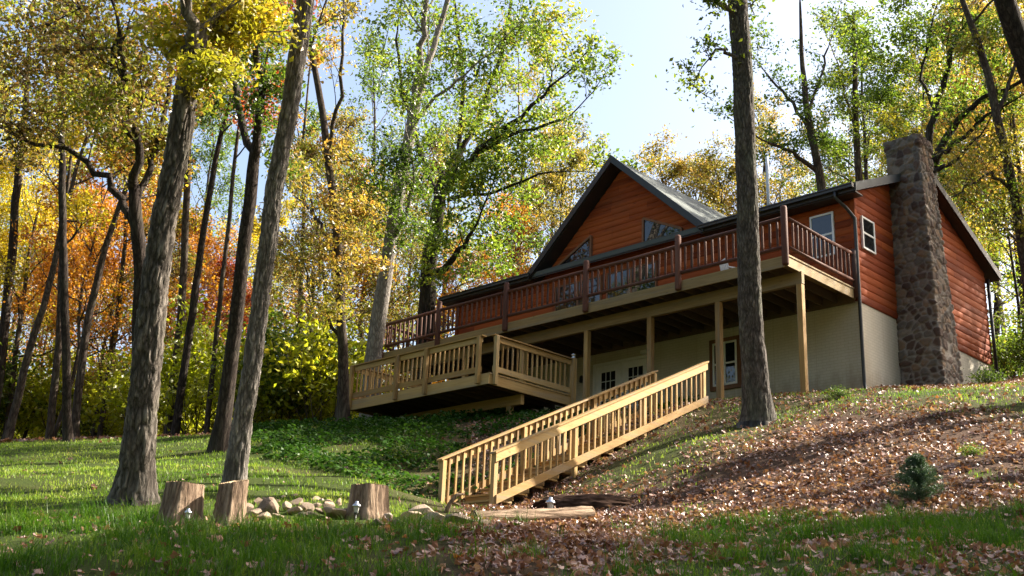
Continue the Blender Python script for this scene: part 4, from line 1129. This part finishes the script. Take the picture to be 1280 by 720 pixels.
for u, d in ((65, 46), (100, 41), (120, 48), (150, 44), (240, 44), (265, 50), (205, 52), (560, 54), (630, 50), (605, 58), (430, 47)): woods(rr.choice(['small', 'small2']), u, d, L_orange, rr.uniform(.95, 1.25), O_)
for u, d in ((288, 46), (306, 49)): woods('small2', u, d, L_red, .85, R_)
for u, d in ((-60, 55), (60, 62), (250, 70), (480, 56), (560, 70), (690, 70), (20, 75), (-110, 75)): woods(rr.choice(['tall', 'tall2', 'sparse']), u, d, rr.choice([L_olive, L_green, L_olive, L_green, L_tuft]), rr.uniform(.92, 1.15), G_)
for u, d in ((215, 42), (350, 50), (400, 42), (470, 45), (520, 47), (60, 52), (440, 39)): woods(rr.choice(['maple', 'small']), u, d, rr.choice([L_rust, L_gold, L_rust]), rr.uniform(.8, 1.0), S_)
for u, d, sc in ((660, 56, .95), (700, 52, .9), (735, 60, .9), (715, 70, 1.0), (755, 66, .8)): woods('maple' if sc < .95 else 'sparse', u, d, L_gold, sc * 1.15, T_)
for u, d, sc, k in ((790, 58, 1.1, 'maple'), (830, 55, 1.12, 'maple'), (870, 60, 1.2, 'maple'), (905, 56, 1.1, 'maple'), (850, 70, .85, 'sparse'), (810, 72, .8, 'sparse'), (945, 60, .9, 'sparse'), (775, 70, .75, 'sparse'), (890, 75, .8, 'tall')): woods(k, u, d, L_gold, sc, T_)
for u, d, sc, k in ((985, 58, .95, 'sparse'), (1045, 60, 1.0, 'sparse'), (1095, 54, 1.0, 'tall'), (1125, 62, 1.0, 'tall2'), (1150, 50, .95, 'sparse'), (1200, 56, 1.05, 'tall'), (1235, 48, 1.0, 'tall2'), (1275, 54, 1.1, 'tall'), (1310, 46, 1.0, 'tall2'), (1180, 66, 1.0, 'oak'), (1060, 72, 1.0, 'tall'), (1000, 75, .95, 'tall'),
                    (1265, 42, .95, 'small'), (1250, 47, 1.0, 'maple'), (1290, 40, 1.0, 'maple'), (1215, 44, .95, 'small2'), (1275, 64, 1.0, 'tall')): woods(k, u, d, rr.choice([L_olive, L_gold, L_gold, L_tuft]), sc, B_)
# shade trees up the slope to the right, outside the picture, whose shadows fall into it
SH_ = ('tall tree standing outside the right edge of the picture', 'trees outside the right edge')
for x, y, k, sc in ((8.4, .6, 'bare', 1.0), (9.3, .9, 'bare', .75), (9.7, -5.4, 'bare', 1.0), (10.3, -2.6, 'bare', .9), (17.0, -2.2, 'tall', .82), (18.8, .8, 'tall2', .85), (21.0, 4.4, 'tall', .85), (19.6, -3.2, 'tall2', .8), (22.5, 1.5, 'tall', .85), (19.2, -2.6, 'oak', .82), (22.0, 1.6, 'oak', .82), (16.9, -.6, 'maple', 1.2), (19.4, 3.4, 'maple', 1.25), (15.4, -3.4, 'maple', 1.1), (4.6, 13.0, 'oak', .72), (8.0, 17.5, 'oak', .8), (3.4, 12.4, 'maple', .95), (6.2, 15.4, 'maple', 1.1), (8.1, 13.9, 'maple', 1.15)):
    place(k, 0, 0, L_olive, sc, SH_[0], 'tree', 'shade_tree', SH_[1], bark_dark, xy=(x, y))
for i in range(34):  # unseen trees added to cut the sky light from behind the camera
    a_ = rr.uniform(0, 1); 
    if i < 14: x, y = rr.uniform(20, 42), rr.uniform(-34, -4)
    elif i < 26: x, y = rr.uniform(-12, 26), rr.uniform(-58, -36)
    else: x, y = rr.uniform(-42, -22), rr.uniform(-44, -26)
    place(rr.choice(['tall', 'tall2', 'oak']), 0, 0, rr.choice([L_olive, L_gold, L_green]), rr.uniform(.9, 1.15), 'tall unseen autumn tree added to block sky light behind the photographer', 'tree', 'woodland_tree', 'unseen trees added behind the photographer', bark_mid, xy=(x, y))
# undergrowth
U_ = ('leafy yellow green shrub at the foot of the woods', 'shrubs at the edge of the woods')
for u, d in ((325, 36), (345, 40), (365, 37), (390, 38), (410, 36), (440, 40), (330, 46), (375, 46), (420, 47), (300, 44), (240, 42), (265, 39), (210, 46), (150, 46), (110, 46), (40, 46), (70, 49), (10, 44), (-30, 44), (180, 50), (270, 53), (350, 54), (400, 55), (460, 50), (130, 55), (20, 55), (220, 58), (310, 60), (0, 62), (45, 60), (85, 63), (125, 64), (165, 62), (200, 66), (245, 64), (285, 66), (330, 66), (-40, 58), (60, 70), (140, 72), (230, 74), (370, 68), (-80, 50), (20, 50), (95, 52), (160, 44), (195, 41)):
    place('shrub', u, d, rr.choice([L_lime, L_lime, L_lime, L_olive]), rr.uniform(.9, 1.6), U_[0], 'shrub', 'woodland_shrub', U_[1])
for i, (u, d, sc) in enumerate(((1262, 37, 1.0), (1275, 35, .8), (1290, 33, 1.0), (1250, 42, 1.2))):
    place('shrub2', u, d, L_olive, sc, 'green shrub behind the back corner of the cabin', 'shrub', 'corner_shrub', 'shrubs behind the cabin corner')
place('weed', 1222, 27.5, L_olive, .7, 'low dry shrub growing at the base of the end wall', 'shrub', 'low_shrub')

# far-off wood that reads as one mass
rg = np.random.default_rng(3)
t = Tree(4)
C_, S_l = [], []
for k in range(260):
    a = rg.uniform(-40, 40); d = rg.uniform(80, 125); p = CAM[:2] + FH * d + RH * d * math.tan(R(a)); z = Gz(*p)
    hgt = rg.uniform(13, 22)
    for j in range(7):
        c = np.array([p[0], p[1], z]) + np.array([rg.normal(0, 3), rg.normal(0, 3), rg.random() ** 1.5 * hgt])
        C_.append(c + rg.normal(0, 1, (44, 3)) * np.array([1.5, 1.5, 1.0])); S_l.append(rg.uniform(.3, .6, 44))
V, F = leaf_quads(np.concatenate(C_), np.concatenate(S_l), rg)
tag(link('distant_woods', np_mesh('distant_woods', V, F, L_gold)), 'hazy mass of far autumn woods behind the nearer trees', 'woods', kind='stuff')

# ------------------------------------------------------------------ grass, ground cover, fallen leaves
def scatter(n, d0, d1, spread, rng, p=1.0):
    """random plan points, thinning out with distance"""
    d = (rng.random(n) * (d1 ** p - d0 ** p) + d0 ** p) ** (1 / p)
    l = rng.uniform(-spread, spread, n) * (d + 1.5)
    return CAM[0] + FH[0] * d + RH[0] * l, CAM[1] + FH[1] * d + RH[1] * l, d
def on_house(x, y): return (x > W0 - .1) & (x < .1) & (y > -.05)
def blades(x, y, z, h, w, rng, bend=.6):
    n = len(x); a = rng.uniform(0, 6.283, n); dx, dy = np.cos(a), np.sin(a); px_, py_ = -dy, dx
    V = np.empty((n, 6, 3)); b = rng.uniform(.15, 1, n) * bend
    for i, (t, ww) in enumerate(((0, 1), (.55, .8), (1, .12))):
        ox = h * b * t * t; zz = z + h * t * (1 - .35 * b * t) - .015
        for s_, j in ((-1, 0), (1, 1)):
            V[:, 2 * i + j, 0] = x + dx * ox + px_ * s_ * w * ww / 2; V[:, 2 * i + j, 1] = y + dy * ox + py_ * s_ * w * ww / 2; V[:, 2 * i + j, 2] = zz
    o = np.arange(n)[:, None] * 6
    return V.reshape(-1, 3), np.concatenate([o + [0, 1, 3, 2], o + [2, 3, 5, 4]])
def merge(parts):
    V, F, o = [], [], 0
    for v, f in parts: V.append(v); F.append(f + o); o += len(v)
    return np.concatenate(V), np.concatenate(F)
rg = np.random.default_rng(8)
parts = []
CLEAR = [hit(u, v) for u, v in ((316, 640), (335, 645), (360, 645), (385, 645), (410, 645), (432, 647), (444, 655), (233, 660), (286, 660), (459, 655), (224, 658), (687, 652), (512, 652), (545, 655))]
def clear(x, y, r=.38):
    ok = np.ones(len(x), bool)
    for c in CLEAR:
        dx, dy = x - c[0], y - c[1]; f = dx * FH[0] + dy * FH[1]; l = dx * RH[0] + dy * RH[1]
        ok &= ~((np.abs(l) < r * .7) & (f < r) & (f > -r * 2.2))
    return ok
# tall tufts in front
tx, ty, td = scatter(3200, 6.5, 13.6, .62, rg, 1.5)
keep = rg.random(len(tx)) < turf_amount(tx, ty) * 1.7 * (vnoise(tx, ty, .7, 5) > .46) * clear(tx, ty, .5)
tx, ty = tx[keep], ty[keep]
k = 26
x = np.repeat(tx, k) + rg.normal(0, .07, len(tx) * k); y = np.repeat(ty, k) + rg.normal(0, .07, len(tx) * k)
hh = np.repeat(rg.uniform(.08, .30, len(tx)), k) * rg.uniform(.5, 1.2, len(x))
parts.append(blades(x, y, G(x, y), hh, rg.uniform(.004, .009, len(x)), rg, 1.25))
# lawn
for n, d0, d1, h0, h1, w0, w1 in ((60000, 6.5, 16, .025, .08, .006, .011), (200000, 14, 38, .04, .10, .009, .018)):
    x, y, d = scatter(n, d0, d1, .62, rg, 1.4)
    keep = (rg.random(n) < turf_amount(x, y) * np.clip(1.9 * vnoise(x, y, .45, 51) - .25, .08, 1)) & ~on_house(x, y) & clear(x, y, .25)
    x, y = x[keep], y[keep]
    parts.append(blades(x, y, G(x, y), rg.uniform(h0, h1, len(x)), rg.uniform(w0, w1, len(x)), rg))
V, F = merge(parts[:1])
tag(link('grass', np_mesh('grass', V, F, L_grass)), 'dark green grass tufts in the foreground, darkened for shade', 'grass', kind='stuff')
V, F = merge(parts[1:])
tag(link('lawn_grass', np_mesh('lawn_grass', V, F, L_lawn)), 'short yellow green grass of the lawn and the slope, lightened for sunlight', 'grass', kind='stuff')

# broad leaved ground cover, its dark patch shaped to the house shadow
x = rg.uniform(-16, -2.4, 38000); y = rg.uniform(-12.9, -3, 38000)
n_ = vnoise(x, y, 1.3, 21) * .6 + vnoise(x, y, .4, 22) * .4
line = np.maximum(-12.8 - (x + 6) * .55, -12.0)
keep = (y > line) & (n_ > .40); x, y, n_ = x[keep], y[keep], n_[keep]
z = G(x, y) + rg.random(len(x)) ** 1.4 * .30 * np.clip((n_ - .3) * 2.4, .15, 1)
V, F = leaf_quads(np.c_[x, y, z], rg.uniform(.06, .13, len(x)), rg, 1.1, .8, .1)
tag(link('ground_cover', np_mesh('ground_cover', V, F, L_cover)), 'dark broad leaved ground cover shaped to the shadow on the bank below the decks', 'ground cover', kind='stuff')

def litter(x, y, s, rng):
    n = len(x); z = G(x, y)
    gxx = (G(x + .15, y) - z) / .15; gyy = (G(x, y + .15) - z) / .15
    nrm = np.c_[-gxx, -gyy, np.ones(n)] + rng.normal(0, 1, (n, 3)) * np.where(rng.random(n) < .5, .85, .3)[:, None]; nrm /= np.linalg.norm(nrm, axis=1)[:, None]
    a = rng.normal(0, 1, (n, 3)); a -= nrm * (a * nrm).sum(1)[:, None]; a /= np.linalg.norm(a, axis=1)[:, None]; b = np.cross(nrm, a)
    rows = ((-.5, .06), (-.28, .30), (-.1, .17), (.1, .42), (.28, .22), (.5, .05))
    V = np.empty((n, 12, 3)); cur = rng.uniform(-.1, 1.1, n); tw = rng.uniform(-.4, .4, n)
    c = np.c_[x, y, z + .012 + rng.random(n) * .03]
    for i, (t, w) in enumerate(rows):
        lift = (cur * t * t * 1.2)[:, None] * nrm * s[:, None]
        for sgn, j in ((-1, 0), (1, 1)):
            V[:, 2 * i + j] = c + a * (t * s)[:, None] + b * (sgn * w * s * rng.uniform(.8, 1.2, n))[:, None] + lift + nrm * (sgn * tw * t * s + w * .45 * s * np.clip(cur, 0, 1))[:, None]
    o = np.arange(n)[:, None] * 12
    return V.reshape(-1, 3), np.concatenate([o + [2 * i, 2 * i + 1, 2 * i + 3, 2 * i + 2] for i in range(5)])
parts = []
x, y, d = scatter(130000, 6.5, 30, .62, rg, 1.35)
ta = turf_amount(x, y); s_ = ((x - CAM[0]) * RH[0] + (y - CAM[1]) * RH[1]) / d
w = np.clip(1.05 - ta * np.where(d < 13, .85, 1.15), .05, 1) * np.where(s_ > -.05, 1, np.where(d < 13, .34, .06)) * np.clip(1.7 * vnoise(x, y, .8, 31) + .5 * vnoise(x, y, .25, 32) - .1, .38, 1)
keep = (rg.random(len(x)) < w) & ~on_house(x, y); x, y = x[keep], y[keep]
parts.append(litter(x, y, .045 + .075 * rg.random(len(x)) ** 1.8, rg))
x, y, d = scatter(26000, 28, 60, .6, rg, 1.3); s_ = ((x - CAM[0]) * RH[0] + (y - CAM[1]) * RH[1]) / d
keep = (d > 30 + 3 * vnoise(x, y, 2, 9)) & ~on_house(x, y); x, y = x[keep], y[keep]
parts.append(litter(x, y, rg.uniform(.12, .24, len(x)), rg))
def flat_litter(x, y, z, s, rng):
    v, f = litter(x, y, s, rng); dz = z - G(x, y)
    v = v.reshape(len(x), 12, 3); v[:, :, 2] = z[:, None] + .015 + np.abs(v[:, :, 2] - (G(x, y) + .02)[:, None]) * .35
    return v.reshape(-1, 3), f
i_ = rg.integers(0, nst, 170); yy = SY0 + .12 + (SY1 - SY0) * i_ / nst
parts.append(flat_litter(rg.uniform(SX0 + .1, SX1 - .1, 170), yy + rg.uniform(.03, .36, 170), zl(yy) + .12, rg.uniform(.06, .11, 170), rg))
V, F = merge(parts)
tag(link('fallen_leaves', np_mesh('fallen_leaves', V, F, L_litter)), 'dry brown and orange fallen leaves covering the slope', 'leaves', kind='stuff')

# ------------------------------------------------------------------ yard things
def stump(label, u, v, d, wpx, hpx, tilt, slant, seed):
    rng = np.random.default_rng(seed); p = hit(u, v, d - 4, d + 5); dd = (p - CAM) @ FWD; k = dd / 1400
    r, h = wpx * k / 2, hpx * k
    e = thing('tree_stump', label, 'stump', tuple(p), 'stumps round the fire pit')
    e.rotation_euler = (tilt[0], tilt[1], rng.uniform(0, 6))
    n = 110; zs = np.arange(-.15, h + .001, .02)
    pz = np.c_[np.zeros(len(zs)), np.zeros(len(zs)), zs]
    W = MB(); furrowed(W, pz, r * (1.05 - .10 * np.clip(zs / h, 0, 1)) + r * .10 * np.exp(-np.clip(zs, 0, 9) / .06), .009, .05, seed * 7)
    W.v = [(x, y, z + slant * x * max(0, z / h) ** 3 + (rng.normal(0, .004) if i >= len(W.v) - n else 0)) for i, (x, y, z) in enumerate(W.v)]
    o = W.build('stump_side', stump_bark, e)
    v = np.zeros(len(W.v), np.float32); v[:] = W.fur[1] * .30; o.data.attributes.new('furrow', 'FLOAT', 'POINT').data.foreach_set('value', v)
    mb = MB(); tv = [(x * .985, y * .985, z + .004) for x, y, z in W.v[-n:]]
    mb.add([(0, 0, h + .004)] + tv, [(0, 1 + j, 1 + (j + 1) % n) for j in range(n)]); mb.build('cut_top', cut_mat, e)
stump('broad upright stump nearest the thick oak at the left', 224, 652, 12.5, 49, 47, (.02, .0), 0, 1)
stump('tall narrow stump with a slanting cut top beside the stone ring', 286, 656, 12.3, 37, 55, (.0, .02), .30, 2)
stump('squat stump right of the stone ring behind the garden light', 459, 647, 13.3, 48, 40, (0, -.02), .03, 3)

def rock(name, label, u, v, wpx, hpx, seed, group, flat=1.0, mat=None, cat='stone', dd=0):
    rng = np.random.default_rng(seed); p = hit(u, v + hpx * .5, 8, 30); d = (p - CAM) @ FWD; k = d / 1400
    rx, rz_ = wpx * k / 2, hpx * k / 2
    p = p + np.array([*FH, 0]) * dd
    import bmesh
    bm = bmesh.new(); bmesh.ops.create_icosphere(bm, subdivisions=3, radius=1)
    pl = rng.normal(0, 1, (9, 3)); pl /= np.linalg.norm(pl, axis=1)[:, None]; off = rng.uniform(.35, .72, 9)
    for vtx in bm.verts:
        c = np.array(vtx.co)
        for n_, o_ in zip(pl, off):
            q = c @ n_
            if q > o_: c = c - n_ * (q - o_) * .92
        c *= 1 + rng.normal(0, .012)
        vtx.co = c
    me = bpy.data.meshes.new(name); bm.to_mesh(me); bm.free(); me.materials.append(mat or rock_mat)
    o = bpy.data.objects.new(name, me); col.objects.link(o)
    o.location = (p[0], p[1], p[2] + rz_ * 1.05); o.scale = (rx * 1.12, rx * rng.uniform(.75, 1.05), rz_ * 1.3 * flat)
    o.rotation_euler = (rng.uniform(-.15, .15), rng.uniform(-.15, .15), rng.uniform(0, 6.28))
    tag(o, label, cat, group); return o
ring = [(316, 627, 21, 16), (335, 634, 38, 20), (367, 627, 32, 15), (366, 639, 28, 10), (385, 634, 18, 13), (396, 632, 12, 9), (407, 628, 14, 11), (419, 628, 18, 13), (318, 641, 22, 11), (345, 645, 18, 8), (404, 640, 22, 10), (300, 647, 14, 8), (326, 623, 14, 10), (352, 622, 16, 10), (391, 623, 13, 9), (378, 645, 16, 8), (430, 642, 18, 10), (287, 650, 12, 7), (310, 636, 16, 12), (357, 634, 18, 11), (377, 637, 15, 10), (398, 624, 14, 10), (411, 633, 16, 11), (388, 643, 17, 9), (330, 645, 20, 9), (365, 620, 16, 9), (343, 626, 14, 10)]
for i, (u, v, w, h) in enumerate(ring):
    rock('fire_ring_stone', 'small tan stone in the heap between the stumps', u, v, w, h, 100 + i, 'stones of the fire ring', dd=.25 if v < 630 else 0)
rock('stone_slab', 'flat pale slab propped in front of the squat stump', 416, 641, 44, 16, 140, None, .8)
flat_st = [(482, 650, 18, 8), (512, 648, 34, 10), (528, 640, 40, 9), (545, 651, 44, 9), (575, 652, 40, 10), (500, 656, 22, 7), (600, 655, 24, 8), (470, 656, 20, 7)]
for i, (u, v, w, h) in enumerate(flat_st):
    rock('paving_stone', 'flat pale stone lying in the leaves at the foot of the stairs', u, v - 2, w, h * 1.5, 160 + i, 'flat stones below the stairs', .95)

def path_light(label, u, v, d, hpx):
    p = hit(u, v, d - 5, d + 5); k = ((p - CAM) @ FWD) / 1400; h = hpx * k; s = h / .34
    e = thing('solar_path_light', label, 'garden light', tuple(p), 'solar lights along the path')
    e.scale = (s, s, s); e.rotation_euler = (.04, .06, 0)
    MB().tube([(0, 0, -.12), (0, 0, .13)], .012, 8).build('stake', black_plastic, e)
    mb = MB(); mb.lathe((0, 0, 0), [(.012, .12), (.035, .135), (.035, .15), (.03, .155)], 14); mb.build('base_cup', black_plastic, e)
    mb = MB(); mb.lathe((0, 0, 0), [(.034, .155), (.05, .25)], 14); g = mb.build('lens', plain('frosted_lamp_glass', (.5, .5, .47), .15, .8, .05), e)
    for j in range(4):
        a = j * math.pi / 2; MB().bar((.037 * math.cos(a), .037 * math.sin(a), .155), (.054 * math.cos(a), .054 * math.sin(a), .252), .007, .007, (0, 1, .2)).build('rib', metal_mat, g)
    mb = MB(); mb.lathe((0, 0, 0), [(.075, .252), (.078, .265), (.062, .29), (.035, .305), (.03, .335), (.012, .345)], 16); mb.build('cap', metal_mat, e)
path_light('silver capped solar light standing beside the log at the foot of the stairs', 687, 650, 15.5, 28)
path_light('silver capped solar light between the stone slab and the squat stump', 444, 652, 12.8, 25)
path_light('silver capped solar light in front of the broad upright stump', 233, 658, 12.2, 22)

# split log lying across the path
a = hit(592, 647, 10, 25); b = hit(738, 640, 10, 25)
a = at(592, 645, 14.6); a[2] = Gz(a[0], a[1]) + .05; b = at(738, 640, 15.6); b[2] = Gz(b[0], b[1]) + .07
lg = thing('fallen_log', 'pale barked log lying on the ground in front of the stairs', 'log', tuple((a + b) / 2))
lg.rotation_euler = Vector(b - a).to_track_quat('Z', 'Y').to_euler()
rng = np.random.default_rng(12); hl = np.linalg.norm(b - a) / 2
pts = np.c_[rng.normal(0, .008, 15), rng.normal(0, .008, 15), np.linspace(-hl, hl, 15)]
mb = MB(); mb.tube(pts, np.linspace(.085, .118, 15), 14, False, .05, rng); mb.build('bark', stump_bark, lg)
for q, s_, r_ in ((-hl, -1, .082), (hl, 1, .112)):
    mb = MB(); mb.lathe((0, 0, q + min(0, s_ * .012)), [(r_, 0), (r_, .012)], 14); mb.build('cut_end', cut_mat, lg)
# crooked root and loose sticks
p = hit(556, 641, 12, 25); mb = MB()
mb.tube([p + np.array([0, 0, -.05]), p + np.array([.05, .03, .12]), p + np.array([.12, .1, .25]), p + np.array([.2, .17, .27])], [.035, .03, .028, .012], 7)
mb.tube([p + np.array([.06, .05, .14]), p + np.array([.16, .12, .12])], [.015, .006], 5)
tag(mb.build('crooked_root', stump_bark), 'crooked dead root sticking up by the left stair post', 'root')
# dark soil bank beside the stairs
import bmesh
p = hit(742, 632, 12, 26); rng = np.random.default_rng(4)
bm = bmesh.new(); bmesh.ops.create_icosphere(bm, subdivisions=5, radius=1)
for v in bm.verts:
    c = np.array(v.co); f = 1 + .12 * (vnoise(c[0] * 2 + 7, c[1] * 2 + c[2] * 3, .5, 2) - .5) + .12 * (vnoise(c[0] * 5 + 3, c[1] * 5 + c[2] * 5, .5, 6) - .5); v.co = c * float(f * (1 + rng.normal(0, .008)))
me = bpy.data.meshes.new('soil_mound'); bm.to_mesh(me); bm.free()
soil = plain('dark_brown_soil', (.045, .026, .018), .95, .05, .5); me.materials.append(soil)  # very dark brown tone with strong variation
for q in me.polygons: q.use_smooth = True
o = bpy.data.objects.new('soil_mound', me); col.objects.link(o); o.location = (p[0], p[1], p[2] - .10); o.scale = (.95, .5, .26); o.rotation_euler.z = .75
tag(o, kind='structure')

# little spruce on the leafy slope
p = hit(1149, 628, 9, 22); k = ((p - CAM) @ FWD) / 1400; H = 60 * k
e = thing('spruce_sapling', 'small blue green spruce sapling alone on the leaf covered slope', 'sapling', tuple(p))
MB().tube([(0, 0, -.05), (0.01, 0, H * .5), (0, .01, H)], [.014, .01, .003], 6).build('trunk', bark_mid, e)
rng = np.random.default_rng(6); C_, A_ = [], []
for j in range(230):
    t = rng.random() ** .9; z = H * (.03 + .95 * t); a = rng.uniform(0, 6.283); L = H * .66 * (1 - t) ** .75 * rng.uniform(.6, 1.1) + .03
    for q in np.linspace(.12, 1, 9):
        c = np.array([math.cos(a) * L * q, math.sin(a) * L * q, z + L * (.30 * q - .12)]); C_.append(c + rng.normal(0, .012, (10, 3)))
C_ = np.concatenate(C_); V, F = leaf_quads(C_, rng.uniform(.025, .05, len(C_)), rng, .2, .16, .02)
link('needles', np_mesh('needles', V, F, L_spruce), e)
# a few fern-like weeds round the yard
for u, v, d, sc, lab in ((1040, 492, 24, .45, 'bright green weed growing against the foundation corner'), (520, 560, 24, .5, 'tall yellow weed on the shaded bank'), (1195, 560, 17, .3, 'pale green weed on the leafy slope beyond the spruce')):
    place('weed', u, d, L_olive, sc, lab, 'weed', 'garden_weed')
